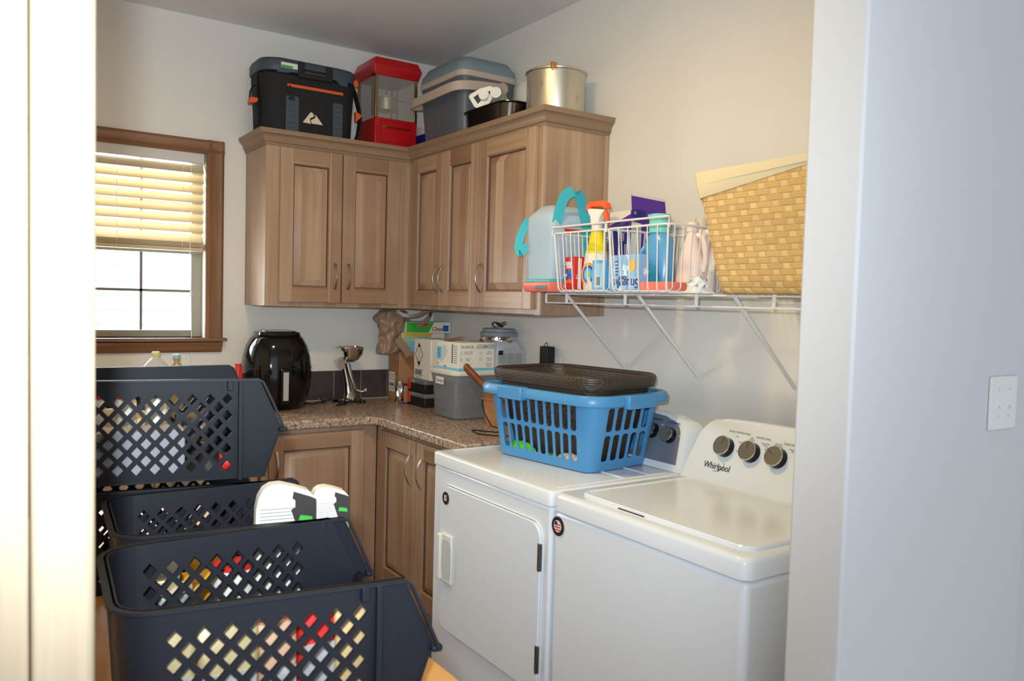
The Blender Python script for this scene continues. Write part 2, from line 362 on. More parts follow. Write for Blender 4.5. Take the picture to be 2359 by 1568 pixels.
# window
b = MB()
cas = [(-1.155, 0), (-1.155, -.012), (-1.168, -.022), (-1.205, -.018), (-1.222, -.024), (-1.236, -.014), (-1.236, 0)]
b.prism([(x, y) for x, y in cas], 'z', 1.243, 2.178)
b.prism([(WX0+WX1-x, y) for x, y in cas], 'z', 1.243, 2.178)
tv = b.build('trim_1', TRIMV); struct(tv)
b = MB(); b.prism([(-.0, 2.178), (-.012, 2.178), (-.022, 2.165), (-.018, 2.138), (-.024, 2.125), (-.014, 2.112), (0, 2.112)], 'x', WX0-.081+.0, -1.155)
struct(b.build('trim_2', TRIM))
b = MB(); b.box(WX0-.09, -1.142, -.045, .09, 1.228, 1.243)
b.prism([(0, 1.228), (-.02, 1.228), (-.035, 1.222), (-.028, 1.2), (-.014, 1.174), (0, 1.174)], 'x', WX0-.075, -1.16)
struct(b.build('trim_3', TRIM))
b = MB()  # jamb liners
b.box(WX1-.001, WX1+.012, .0, .13, WZ0, WZ1); b.box(WX0-.012, WX0+.001, 0, .13, WZ0, WZ1); b.box(WX0, WX1, 0, .13, WZ1, WZ1+.012)
struct(b.build('trim_4', mat('white_liner', (232, 230, 220), .5)))
wn = MB().box(WX0, WX0+.05, .062, .11, WZ0, WZ1).box(WX1-.05, WX1, .062, .11, WZ0, WZ1).box(WX0+.05, WX1-.05, .063, .11, WZ0, WZ0+.034).box(WX0+.05, WX1-.05, .063, .11, WZ1-.04, WZ1).box(WX0+.001, WX1-.001, .056, .1, 1.64, 1.69).build('window_1', VINYL, bev=.004)
struct(wn)
b = MB()
for k in (1, 2): x = WX1-.05-(WX1-WX0-.1)*k/3; b.box(x-.006, x+.006, .082, .092, WZ0+.03, 2.09)
b.box(WX0+.04, WX1-.04, .082, .092, 1.457, 1.469); b.box(WX0+.04, WX1-.04, .082, .092, 1.87, 1.882)
b.build('window_muntins', mat('muntin_gray', (120, 116, 112), .5), wn)
MB().box(WX0+.04, WX1-.04, .094, .098, WZ0+.03, 2.09).build('window_glass', GLASSM, wn)
# blind
t = thing('window_blind', 'cream slatted blind lowered over the upper half of the window', 'blind', (0, 0, 0))
bx0, bx1 = WX0+.008, WX1-.008
MB().box(bx0, bx1, -.004, .045, 2.066, 2.117).build('headrail', mat('valance_gray', (206, 202, 196), .5), t, bev=.002)
for k in range(8):
    z = 2.048-.0465*k; MB().prism([(.000, z-.0275), (.002, z-.029), (.040, z+.011), (.038, z+.0125)], 'x', bx0, bx1).build('slat', BLIND, t)
b = MB()
for k in range(4): b.box(bx0, bx1, -.002, .042, 1.672+.006*k, 1.676+.006*k)
b.build('stacked_slats', BLIND, t); MB().box(bx0, bx1, -.004, .044, 1.652, 1.670).build('bottom_rail', BLIND, t, bev=.004)
for x in (-1.34, -1.62, -1.9): MB().tube([(x, -.003, 2.07), (x, -.003, 1.66)], .0011, 5).build('ladder_cord', WHITE2, t)
MB().tube([(-1.305, -.012, 2.075), (-1.308, -.014, 1.6), (-1.302, -.014, 1.44), (-1.298, -.014, 1.2), (-1.30, -.014, 1.12)], .0014, 5).build('pull_cord', WHITE2, t)
MB().lathe([(.003, 1.44), (.006, 1.445), (.004, 1.462)], -1.302, -.014, 10).build('cord_knob', WHITE2, t)
# outside: neighbour's lap siding and lawn
ext = MB()
for k in range(34):
    z = -.3+k*.115; ext.prism([(3.0, z), (2.985, z), (3.0, z+.115)], 'x', -4.2, 3.4)
ext.box(-4.2, 3.4, 3.0, 3.1, -.3, 3.7)
tag(ext.build('neighbour_siding_wall', SIDING), 'white lap siding of the house seen through the window', 'wall')
struct(MB().box(-6, 5, .16, 8, -.34, -.3).build('ground', GRASS))
# backsplash tiles
b = MB().mi(1).box(-2.36, -.0, -.006, 0, .914, 1.0655).mi(0)
xs = [0]; x = -.128
while x > -2.36: xs.append(x); x -= .1525
xs.append(-2.36)
for i in range(len(xs)-1): b.box(xs[i+1]+.002, xs[i]-.002, -.011, -.004, .919, 1.068)
tag(b.build('tile_backsplash', [TILE, GROUT], bev=.001), 'row of dark brown tiles with pale grout above the counter', 'backsplash')
b = MB().mi(1).box(-.006, 0, -1.44, -.012, .914, 1.0655).mi(0)
y = -.012
while y > -1.4: b.box(-.011, -.004, y-.150, y-.002, .919, 1.068); y -= .1525
tag(b.build('tile_backsplash', [TILE, GROUT], bev=.001), 'dark tile strip behind the storage tote and cardboard box', 'backsplash')

# ================================================================= CABINETS
def door_mesh(u0, u1, z0, z1, f, frame=.062, th=.019):
    """raised-panel door; f(u, z, off) gives position, off = distance out of the face"""
    b = MB()
    def bx(a0, a1, c0, c1, o0, o1):
        vs = [f(u, z, o) for o in (o0, o1) for z in (c0, c1) for u in (a0, a1)]
        b.add(vs, [(0, 2, 3, 1), (4, 5, 7, 6), (0, 1, 5, 4), (2, 6, 7, 3), (0, 4, 6, 2), (1, 3, 7, 5)])
    i0, i1, j0, j1 = u0+frame, u1-frame, z0+frame+.008, z1-frame-.008
    b.mi(0); bx(u0, i0, z0, z1, 0, th); bx(i1, u1, z0, z1, 0, th)
    b.mi(1); bx(i0, i1, z0, j0, 0, th-.0002); bx(i0, i1, j1, z1, 0, th-.0002)
    b.mi(2)
    e = .005
    def ring(a, c, oa, oc):
        A = [(i0+a, j0+a), (i1-a, j0+a), (i1-a, j1-a), (i0+a, j1-a)]; C_ = [(i0+c, j0+c), (i1-c, j0+c), (i1-c, j1-c), (i0+c, j1-c)]
        b.add([f(u, z, oa) for u, z in A]+[f(u, z, oc) for u, z in C_], [(k, (k+1) % 4, 4+(k+1) % 4, 4+k) for k in range(4)])
    ring(0, e, th, th-.007)
    b.mi(3); ring(e, e+.003, th-.007, th-.015)
    b.mi(0); ring(e+.003, e+.032, th-.015, th-.002)
    c = e+.032
    b.add([f(u, z, th-.002) for u, z in ((i0+c, j0+c), (i1-c, j0+c), (i1-c, j1-c), (i0+c, j1-c))], [(0, 1, 2, 3)])
    return b
def pull(f, u, zc, L=.125):
    b = MB(); pts = []
    n = 14; loops = []
    for k in range(n+1):
        t = k/n; z = zc-L/2+L*t; o = .019+.001+.026*sin(pi*t)**.8; wv = .0065 if False else .0035+.0035*abs(2*t-1)
        loops.append([f(u-wv, z, o), f(u+wv, z, o), f(u+wv, z, o+.004), f(u-wv, z, o+.004)])
    b.loft(loops); return b
DM = [CAB_V, CAB_H, CROWN, GROOVE]
fA = lambda y0: (lambda u, z, o: (u, y0-o, z))
fB = lambda x0: (lambda u, z, o: (x0-o, u, z))
UD = .322
def pedge(o, f, u0, u1, z0, z1): pass
# upper left run
t = thing('wall_cabinet', 'upper wood cabinet to the right of the window, under the black soft cooler', 'cabinet', (-.69, -.16, 1.405))
def loc(b, t):
    L = Vector(t.location); b.v = [tuple(Vector(v)-L) for v in b.v]; return b
loc(MB().mi(0).box(-1.05, -.322, -UD, -.001, 1.405, 2.158), t).build('body', [CAB_V], t, bev=.002)
for (a, c, ph) in ((-.988, -.690, -.722), (-.684, -.386, -.655)):
    d = loc(door_mesh(a, c, 1.426, 2.134, fA(-UD)), t).build('door', DM, t, bev=.002)
    loc(pull(fA(-UD), ph, 1.553), t).build('handle', NICK, d, bev=.001)
t = thing('wall_cabinet', 'upper wood cabinet in the corner with three doors, beside the wire shelf', 'cabinet', (-.16, -.8, 1.405))
loc(MB().box(-UD, -.001, -1.47, -.001, 1.405, 2.158), t).build('body', [CAB_V], t, bev=.002)
loc(MB().box(-.003-UD, -UD, -1.47, -1.432, 1.405, 2.158).box(-.022, -.001, -1.474, -1.47, 1.405, 2.158), t).build('face_stile', CAB_V, t)
for (a, c, ph) in ((-.69, -.385, -.668), (-1.008, -.697, -.72), (-1.428, -1.017, -1.055)):
    d = loc(door_mesh(a, c, 1.426, 2.140, fB(-UD)), t).build('door', DM, t, bev=.002)
    loc(pull(fB(-UD), ph, 1.553), t).build('handle', NICK, d, bev=.001)
# crown moulding swept along the L
prof = [(0, 2.138), (.004, 2.138), (.007, 2.150), (.012, 2.152), (.016, 2.170), (.028, 2.186), (.033, 2.188), (.038, 2.207), (.022, 2.207), (.0, 2.160)]
path = [(-1.05, -.001, -1, 0), (-1.05, -UD, -1, -1), (-UD, -UD, -1, -1), (-UD, -1.47, -1, -1), (-.001, -1.47, 0, -1)]
loops = [[(x+nx*o, y+ny*o, z) for o, z in prof] for x, y, nx, ny in path]
tag(MB().loft(loops).build('crown_moulding', CROWN), 'dark stained crown moulding along the top of the upper cabinets', 'moulding')
# base cabinets
t = thing('base_cabinet', 'lower wood cabinet under the counter, behind the black crates', 'cabinet', (-1.3, -.3, 0))
b = MB().box(XL+.003, -.602, -.59, -.013, .1, .876).box(XL+.003, -.602, -.52, -.06, 0, .1); loc(b, t).build('body', [CAB_V], t, bev=.002)
for k, (a, c) in enumerate(((-1.108, -.672), (-1.56, -1.124), (-2.0, -1.575))):
    d = loc(door_mesh(a, c, .16, .852, fA(-.59)), t).build('door', DM, t, bev=.002)
    loc(pull(fA(-.59), a+.03 if k != 1 else c-.03, .725), t).build('handle', NICK, d, bev=.001)
t = thing('base_cabinet', 'lower wood cabinet with two doors and curved pulls, left of the dryer', 'cabinet', (-.3, -.9, 0))
b = MB().box(-.59, -.013, -1.437, -.6005, .1, .876).box(-.60, -.585, -.628, -.59, .1, .876).box(-.52, -.06, -1.437, -.6005, 0, .1); loc(b, t).build('body', [CAB_V], t, bev=.002)
for a, c, ph in ((-.985, -.640, -.955), (-1.36, -1.006, -1.06)):
    d = loc(door_mesh(a, c, .16, .852, fB(-.59)), t).build('door', DM, t, bev=.002)
    loc(pull(fB(-.59), ph, .725, .13), t).build('handle', NICK, d, bev=.001)
# countertop (L with a chamfered inner corner)
poly = [(XL+.003, -.013), (-.013, -.013), (-.013, -1.437), (-.6345, -1.437), (-.6345, -.665), (-.665, -.6345), (XL+.003, -.6345)]
tag(MB().prism(poly, 'z', .877, .914).build('countertop', GRAN, bev=.006, segs=3), 'brown speckled laminate L-shaped worktop', 'countertop')

# ================================================================= LAUNDRY MACHINES
def knob(t, x, y, z, r, nrm, tilt, first=None, labels=None, mark=0):
    """knob whose axis leans like the console face"""
    ax = Vector((-cos(tilt), 0, sin(tilt))).normalized(); uu = Vector((0, -1, 0)); vv = ax.cross(uu)*-1
    if vv.z < 0: vv = -vv
    c = Vector((x, y, z)); b = MB()
    def ring(rad, h): return [c+ax*h+(uu*cos(2*pi*k/32)+vv*sin(2*pi*k/32))*rad for k in range(32)]
    b.mi(0).loft([ring(r*1.03, 0), ring(r*1.0, .006), ring(r*.97, .022)], cap0=False)
    b.mi(1).loft([ring(r*.99, .0215), ring(r*.98, .024), ring(r*.92, .0245)])
    b.mi(2).loft([ring(r*.90, .0243), ring(r*.89, .0252)])
    d = uu*cos(mark)+vv*sin(mark); e = uu*-sin(mark)+vv*cos(mark)
    o = c+ax*.0256
    b.mi(0).add([o+d*r*.15+e*.0007, o+d*r*.85+e*.0007, o+d*r*.85-e*.0007, o+d*r*.15-e*.0007], [(0, 1, 2, 3)])
    return b.build('knob', [KNOBD, CHROME, KNOBF], t)
ZT = .906
# ---- dryer
t = thing('dryer', 'white front-loading dryer left of the washer, with the blue laundry basket on top', 'dryer', (0, 0, 0))
D0, D1 = -2.163, -1.447
dx = -.771
b = MB().box(dx+.006, -.09, D0+.004, D1-.002, .02, .858)
b.build('cabinet', WHITE, t, bev=.01, segs=3)
b = MB()
b.loft([rr((dx-.09)/2, (D0+D1)/2, -.09-dx, D1-D0, .016, .861), rr((dx-.09)/2, (D0+D1)/2, -.09-dx, D1-D0, .016, .898), rr((dx-.09)/2, (D0+D1)/2, -.09-dx-.006, D1-D0-.006, .014, .904), rr((dx-.09)/2, (D0+D1)/2, -.09-dx-.02, D1-D0-.02, .012, ZT)])
top = b.build('top_panel', WHITE, t, ang=60)
for q in ((-.72, -.27, D0+.028, D0+.034, ZT-.001, ZT+.0022), (-.70, -.28, D1-.032, D1-.026, ZT-.001, ZT+.0022), (-.345, -.34, D0+.04, D1-.25, ZT-.001, ZT+.002), (-.345, -.28, D0+.036, D0+.040, ZT-.001, ZT+.002), (-.46, -.452, -2.13, -2.02, ZT-.001, ZT+.0035)): MB().box(*q).build('pressed_ridge', WHITE, top, bev=.001)
dr = MB(); pf = lambda u, v, o: (dx-o, u, v)
dr.panel(rrect(-2.126, -1.519, .287, .800, .05, 6), [], lambda u, v, o: (dx+.005-o, u, v), .012)
door = dr.build('door', WHITE, t, bev=.004, segs=3)
b = MB(); b.panel(rrect(-2.131, -1.514, .282, .805, .053, 6), [rrect(-2.1275, -1.5175, .2855, .8015, .05, 6)], lambda u, v, o: (dx+.006-o, u, v), .005); b.build('door_surround', WHITE, t, bev=.0015)
h = MB(); h.box(dx-.026, dx-.008, -1.556, -1.533, .465, .628).box(dx-.016, dx-.007, -1.62, -1.556, .46, .632)
h.build('handle_grip', WHITE2, door, bev=.007, segs=3)
lab(MB().panel(rrect(-1.622, -1.558, .478, .615, .025, 5), [], lambda u, v, o: (dx-.0165-o, u, v), .001).build('handle_recess', mat('recess_white', (206, 210, 208), .5), door), 'scooped hand recess beside the grip')
for zc in (.703, .395):
    b = MB()
    for k in range(5): b.tube([(dx-.010, -2.128, zc-.041+k*.0165), (dx-.010, -2.128, zc-.041+k*.0165+.0155)], .0042, 8)
    b.box(dx-.009, dx-.004, -2.134, -2.118, zc-.04, zc+.04); b.build('hinge', mat('hinge_steel', (120, 118, 112), .35, 1), t)
def sticker(x, y, z, r, kind):
    o = thing('round_magnet', {'d': 'round dark crest magnet on the dryer door, upper left corner', 'w': 'round dark magnet with striped shield on the washer front, upper left'}[kind], 'magnet', (x, y, z))
    f = lambda u, v, off: (-off, u, v)
    MB().panel([(r*cos(a*pi/16), r*sin(a*pi/16)) for a in range(32)], [], f, .002).build('disc', mat('magnet_dark', (52, 36, 38), .4), o)
    b = MB()
    if kind == 'w':
        b.mi(0).panel([(r*.62*cos(a*pi/12), r*.62*sin(a*pi/12)) for a in range(24)], [], lambda u, v, off: (-.002-off, u, v), .0005)
        for k in range(3):
            z_ = -.35+k*.28; b.mi(1).panel([(-r*.5, r*(z_-.06)), (r*.5, r*(z_-.10)), (r*.5, r*(z_+.02)), (-r*.5, r*(z_+.06))], [], lambda u, v, off: (-.0026-off, u, v), .0004)
        b.mi(2).panel([(r*.05, r*.1), (r*.5, r*.1), (r*.4, r*.45), (r*.05, r*.5)], [], lambda u, v, off: (-.003-off, u, v), .0004)
        b.build('emblem', [CARDW, REDC, NAVY], o)
    else:
        for u in (-.32, -.05, .26): b.panel(rrect(r*(-u-.09), r*(-u+.07), -r*.42, r*(.5 if u < .2 else .1), r*.07, 3), [], lambda uu, v, off: (-.002-off, uu, v), .0005)
        b.panel([(-r*.26+r*.13*cos(a*pi/6), r*.38+r*.13*sin(a*pi/6)) for a in range(12)], [], lambda uu, v, off: (-.002-off, uu, v), .0005)
        b.build('emblem', [CARDW], o)
    text('lettering', 'SERIES' if False else '', .001, CARDW, o, (0, 0, 0)) if False else None
    return o
sticker(dx-.007, -1.562, .756, .0225, 'd')
# dryer console
def console(t, y0, y1, xf, zt, sag, mirror=False, nm='console'):
    """arched control console leaning back; returns tilt and face mapper"""
    H = zt-ZT
    def outline(n=30):
        pts = [(y1, 0), ]
        w_ = y1-y0; pts = []
        for k in range(n+1):
            t_ = k/n; y = y1-w_*t_
            e = abs(2*t_-1); h_ = H*(1-sag*e*e)
            # rounded shoulder + flared foot
            pts.append((y, h_))
        # shoulders
        out = [(y1, 0.0)]
        for k in range(9): a = k/8*pi/2; out.append((y1-.012*(k/8)-.055+.055*cos(a)-.02, H*(1-sag)-.07+.07*sin(a)))
        for (y, h_) in pts:
            if y1-.10 > y > y0+.10: out.append((y, h_))
        for k in range(8, -1, -1): a = k/8*pi/2; out.append((y0+.012*(k/8)+.055-.055*cos(a)+.02, H*(1-sag)-.07+.07*sin(a)))
        out.append((y0, 0.0)); return out
    return outline()
def cons_build(t, y0, y1, xf, xt, zt, sag, inset=None):
    out = console(t, y0, y1, xf, zt, sag); H = zt-ZT; lean = (xt-xf)/H
    yc = (y0+y1)/2
    def P(q, back, sc=1.0, base=0): y, h_ = q; return (xf+lean*h_+back, yc+(y-yc)*sc, ZT+.0005+h_*(sc if h_ > 0 else 1))
    F = [P(q, 0, .985) for q in out]; G = [P(q, .012, 1) for q in out]; B1 = [(-.095, yc+(q[0]-yc)*1.0, ZT+.0005+q[1]*.93) for q in out]
    b = MB().loft([F, G, B1]); body = b.build('console', WHITE, t, ang=50)
    def onface(y, h_, off=0): n = Vector((-1, 0, lean)).normalized(); return Vector((xf+lean*h_, y, ZT+h_))+n*off
    return body, onface, math.atan(lean), out
body, fD, tiltD, outD = cons_build(t, -2.160, -1.452, -.245, -.165, 1.092, .10)
yc = -1.806
ins = [(yc+(y-yc)*.93, .022+h_*.82) for y, h_ in outD]
MB().panel(ins, [], lambda u, v, o: tuple(fD(u, v, .0005+o)), .0012).build('console_panel', GPANEL, t)
for y, h_, mk in ((-1.985, .113, .6), (-2.070, .108, .25), (-1.62, .113, 1.2)):
    knob(t, *fD(y, h_, .001), .0265 if y < -1.7 else .036, None, tiltD, mark=mk)
FD = (Vector((0, -1, 0)), Vector((math.sin(tiltD), 0, math.cos(tiltD))))
for s, y, h_ in (('TEMPERATURE', -1.985, .152), ('CYCLE SIGNAL', -2.07, .150), ('High', -2.022, .138), ('Med', -2.033, .122), ('Low', -2.035, .105), ('Off', -2.108, .135), ('On', -2.112, .112)):
    text('lettering', s, .009 if len(s) > 5 else .006, NAVY if len(s) > 5 else WHITE2, t, fD(y, h_, .003), FD)
# ---- washer
t = thing('washing_machine', 'white top-loading washer with a cream lid, right of the dryer', 'washing machine', (0, 0, 0))
D0, D1 = -2.876, -2.171
MB().box(dx+.006, -.09, D0+.004, D1-.003, .02, .853).build('cabinet', WHITE, t, bev=.016, segs=4)
MB().panel([(-.60, .40), (-.54, .76), (-.50, .80), (-.2, .80), (-.2, .1), (-.6, .1)], [], lambda u, v, o: (u, D0+.0035-o, v), .003).build('side_embossing', WHITE, t, bev=.002)
b = MB(); xc = (dx-.09)/2; wd = -.09-dx
b.loft([rr(xc, (D0+D1)/2, wd, D1-D0, .03, .857), rr(xc, (D0+D1)/2, wd, D1-D0, .03, .893), rr(xc, (D0+D1)/2, wd-.006, D1-D0-.006, .03, .902), rr(xc, (D0+D1)/2, wd-.022, D1-D0-.022, .025, ZT+.001)])
top = b.build('top_panel', WHITE, t, ang=60)
lid = MB(); lx0, lx1, ly0, ly1 = -.724, -.285, -2.845, -2.235
lc, ld = (lx0+lx1)/2, (ly0+ly1)/2
lid.loft([rr(lc, ld, lx1-lx0, ly1-ly0, .035, ZT+.001, 6), rr(lc, ld, lx1-lx0, ly1-ly0, .035, ZT+.008, 6), rr(lc, ld, lx1-lx0-.006, ly1-ly0-.006, .033, ZT+.011, 6), rr(lc, ld, lx1-lx0-.018, ly1-ly0-.018, .03, ZT+.011, 6), rr(lc, ld, lx1-lx0-.026, ly1-ly0-.026, .028, ZT+.0085, 6)])
lo = lid.build('lid', WHITE, t, ang=25)
MB().loft([[(lx0-.004, y, ZT-.004+.0052), (lx0+.004, y, ZT+.0052), (lx0+.004, y, ZT+.0012), (lx0-.004, y, ZT+.0012)] for y in (ly1-.17, ly1-.27)]).build('lid_finger_slot', BLACKM, lo)
sticker(dx+.0055, -2.196, .812, .028, 'w')
body, fW, tiltW, outW = cons_build(t, -2.870, -2.176, -.262, -.175, 1.108, .06)
for y, mk in ((-2.325, 1.35), (-2.424, 1.6), (-2.520, 2.5), (-2.72, 1.2)):
    knob(t, *fW(y, .112 if y > -2.6 else .12, .001), .031 if y > -2.6 else .042, None, tiltW, mark=mk)
FW = (Vector((0, -1, 0)), Vector((math.sin(tiltW), 0, math.cos(tiltW))))
for s, y, h_, sz in (('WASH TEMPERATURE', -2.36, .162, .0085), ('WATER LEVEL', -2.452, .158, .0085), ('RINSE OPTION', -2.555, .155, .0085), ('Cool', -2.355, .150, .006), ('Warm', -2.375, .135, .006), ('Hot', -2.372, .108, .006), ('Cold', -2.282, .112, .006), ('Auto\nSensing', -2.412, .151, .006), ('Deep Water\nWash', -2.465, .142, .006), ('Auto with\nExtra Rinse', -2.51, .148, .006), ('Auto\nSensing', -2.476, .132, .006), ('Deep Water\nRinse', -2.565, .140, .006)):
    text('lettering', s, sz, GINK, t, fW(y, h_, .0015), FW)
text('lettering', 'Whirlpool', .029, INK, t, fW(-2.315, .052, .0015), FW, sx=.86)
b = MB(); pts = [fW(-2.315-.022*cos(a)-.004, .052+.013*sin(a)+.006*cos(a), .0016) for a in [(-2.3+3.2*k/16) for k in range(17)]]
b.tube(pts, .0006, 5); b.build('lettering_swoosh', INK, t)

# ================================================================= WIRE SHELF
SZ = 1.492; SX = -.310
t = thing('wire_shelf', 'white vinyl-coated wire shelf on the wall above the machines', 'shelf', (0, 0, 0))
b = MB()
for z_, x_ in ((SZ-.003, SX), (SZ-.037, SX)): b.tube([(x_, -1.49, z_), (x_, YN+.002, z_)], .003)
for x_ in (-.02, -.165): b.tube([(x_, -1.49, SZ-.006), (x_, YN+.002, SZ-.006)], .003, 6)
y = -1.495
while y > YN+.01: b.tube([(-.006, y, SZ), (SX, y, SZ), ], .0019, 5); y -= .0255
b.build('wire_deck', WIRE, t)
b = MB()
b.tube([(SX, -1.49, SZ-.003), (SX, -1.49, SZ-.037)], .005)
b.build('end_cap', WIRE, t, bev=.001)
y = -1.55-.05
for y in (-1.62, -1.945, -2.27, -2.56, -2.85): MB().tube([(SX-.001, y, SZ+.002), (SX-.001, y, SZ-.038)], .006, 8).build('lip_upright', WIRE, t)
for y in (-1.614, -2.005, -2.416, -2.82):
    b = MB(); p0, p1 = Vector((SX+.004, y, SZ-.006)), Vector((-.008, y, 1.205))
    b.tube([p0, p1], .0065, 6); b.box(-.009, -.001, y-.009, y+.009, 1.170, 1.225); b.build('bracket', WIRE, t)
# stains: nothing painted

# ---- wire baskets
def wire_basket(y0, y1, label, nf, x0=-.405, x1=-.055, z0=SZ+.004, z1=1.705):
    t = thing('wire_basket', label, 'wire basket', ((x0+x1)/2, (y0+y1)/2, z0), 0, 'white wire baskets on the shelf')
    L = Vector(t.location); w_, d_ = x1-x0, y1-y0; ins = .014
    def loop(z, s): return [(p[0], p[1], z) for p in rr(0, 0, w_-2*s, d_-2*s, .02, 0, 4)]
    h = z1-z0
    MB().tube(loop(h, 0), .0036, 7, True).build('rim', WIRE, t)
    MB().tube([(-w_/2-.004, -d_/2, h-.01), (-w_/2-.004, -d_/2, h+.022), (-w_/2-.004, d_/2, h+.022), (-w_/2-.004, d_/2, h-.01)], .0036, 7).build('front_rail', WIRE, t)
    b = MB()
    for k in range(nf):
        s = (k+.5)/nf; y = -d_/2+.008+(d_-.016)*k/(nf-1); yb = y*(1-2*ins/d_)
        xb = w_/2-ins; r = .018
        arc = lambda sx: [(sx*(xb-r+r*cos(a)), yb, r-r*sin(a)) for a in (0, .4, .8, 1.2, pi/2)]
        b.tube([(-w_/2, y, h)]+arc(-1)+list(reversed(arc(1)))+[(w_/2, y, h)], .0022 if 0 < k < nf-1 else .0036, 6)
    b.build('cross_wires', WIRE, t)
    nx = 9
    for s in (-1, 1):
        b = MB()
        for k in range(nx):
            x = -w_/2+.02+(w_-.04)*k/(nx-1); xb = x*(1-2*ins/w_)
            b.tube([(x, s*d_/2, h), (xb, s*(d_/2-ins), .014), (xb, s*(d_/2-ins-.02), .003)], .002, 5)
        b.build('side_wires', WIRE, t)
    b = MB().tube([(p[0], p[1], .004) for p in rr(0, 0, w_-2*ins-.02, d_-2*ins-.02, .02, 0, 4)], .003, 6, True)
    b.build('base_wires', WIRE, t)
    return t
wire_basket(-1.944, -1.650, 'left white wire basket on the shelf, holding the spray bottle and red carton', 7)
wire_basket(-2.240, -1.950, 'right white wire basket on the shelf, holding the blue softener bottle', 7)
ZB = SZ+.0085
# ---- cooler bag on coral tray
t = thing('serving_tray', 'coral pink tray with a slot handle lying under the blue cooler bag', 'tray', (-.24, -1.56, SZ+.002))
b = MB().loft([rr(0, 0, .34, .16, .012, 0), rr(0, 0, .36, .17, .015, .02), rr(0, 0, .36, .17, .015, .036)]); b.build('body', CORAL, t, bev=.003)
b = MB().panel(rrect(-.08, -.005, .012, .023, .005, 3), [], lambda u, v, o: (-.1802-o, u, v), .001); b.build('handle_slot', DTEAL, t)
MB().loft([rr(0, .005, .345, .155, .012, .0362), rr(0, .005, .345, .155, .012, .047)]).build('teal_base_band', mat('teal_plastic', (78, 186, 188), .5), t, bev=.002)
t = thing('cooler_bag', 'sky blue canvas cooler bag with teal webbing straps, left end of the shelf', 'bag', (-.225, -1.555, SZ+.05))
b = MB(); lp = []
for k in range(12):
    s = k/11; z = .285*s; bul = .006*sin(pi*s); sh = 0 if s < .82 else ((s-.82)/.18)**2
    lp.append([(x+.003*sin(9*x*9+z*30), y*(1)+.002*sin(z*40+y*50), z-(.012*abs(x)/.17 if s > .9 else 0)) for x, y, _ in rr(0, 0, .345+2*bul-.05*sh, .155+2*bul-.09*sh, .02*(1-.4*sh), 0, 5)])
b.loft(lp); b.build('body', SKYF, t, ang=70)
MB().strip(smooth([(-.155, -.0815, .205), (-.148, -.086, .25), (-.135, -.092, .295), (-.115, -.098, .318), (-.09, -.100, .322), (-.07, -.098, .312), (-.045, -.092, .27), (-.025, -.086, .21), (-.018, -.083, .15), (-.016, -.083, .08)]), (1, -.15, -.2), .040).build('strap', TEAL, t)
MB().strip(smooth([(-.1765, .068, .225), (-.186, .084, .195), (-.196, .096, .155), (-.200, .098, .12), (-.196, .088, .098), (-.186, .078, .115), (-.179, .07, .13)]), (.6, -.5, .3), .03).build('strap', TEAL, t)
MB().box(-.12, .04, -.0835, -.0815, .178, .188).build('zip_band', REDC, t)
MB().box(-.02, .1, -.0835, -.0815, .05, .15).build('mesh_pocket', mat('gray_mesh', (120, 140, 160), .9), t)
# ---- contents of left basket
def carton(name, label, cat, x, y, z, w, d, h, rz, base, faces=(), group=None, tilt=(0, 0)):
    """w along local x, d along local y; faces: list of (side, u0,u1,v0,v1, material, partname) with u,v as fractions"""
    t = thing(name, label, cat, (x, y, z), rz, group); t.rotation_euler = (tilt[0], tilt[1], rz)
    MB().box(-w/2, w/2, -d/2, d/2, 0, h).build('box', base, t, bev=.0012)
    for (sd, u0, u1, v0, v1, m_, pn, *off) in faces:
        o0 = .0003+(off[0] if off else 0)
        if sd == '-y': f = lambda u, v, o: ((u-.5)*w, -d/2-o0-o, v*h)
        elif sd == '-x': f = lambda u, v, o: (-w/2-o0-o, (.5-u)*d, v*h)
        else: f = lambda u, v, o: ((u-.5)*w, (v-.5)*d, h+o0+o)
        MB().panel(rect(u0, u1, v0, v1), [], f, .0004).build(pn, m_, t)
    return t
c = carton('carton', 'red carton with white and blue panels, front left of the wire basket', 'box', -.326, -1.704, ZB, .072, .070, .122, radians(-10), REDC,
       [('-x', 0, .98, 0, 1, REDC, 'front'), ('-x', .05, .7, .66, .86, CARDW, 'label', .0004), ('-x', .05, .9, .36, .6, DBLUE, 'label', .0004), ('-x', .1, .95, .22, .32, ORG2, 'label', .0004), ('-y', .2, .4, .05, .95, CARDW, 'label'), ('-y', .6, .8, .05, .8, DBLUE, 'label')])
text('lettering', 'true', .017, NAVY, c, (-.0436, .025, .088), '-x'); text('lettering', 'Mul', .019, CARDW, c, (-.0436, .02, .056), '-x', bold=.0004); text('lettering', '33', .014, CARDW, c, (-.0436, .025, .014), '-x')
text('lettering', '14', .016, CARDW, c, (-.03, -.0433, .05), '-y', rotz=-pi/2)
c = carton('carton', 'dark red carton with black top behind the spray bottle', 'box', -.12, -1.705, ZB, .05, .10, .20, 0, mat('dark_red_card', (120, 28, 34), .5), [('-x', 0, 1, .78, 1, INK, 'top_band'), ('-y', 0, 1, .8, 1, INK, 'top_band')])
text('lettering', 'HEIM', .026, CARDW, c, (-.0256, .0, .13), '-x')
c = carton('carton', 'brown cardboard flap box between the cooler bag and spray bottle', 'box', -.215, -1.74, ZB, .08, .09, .13, radians(20), CARD, [])
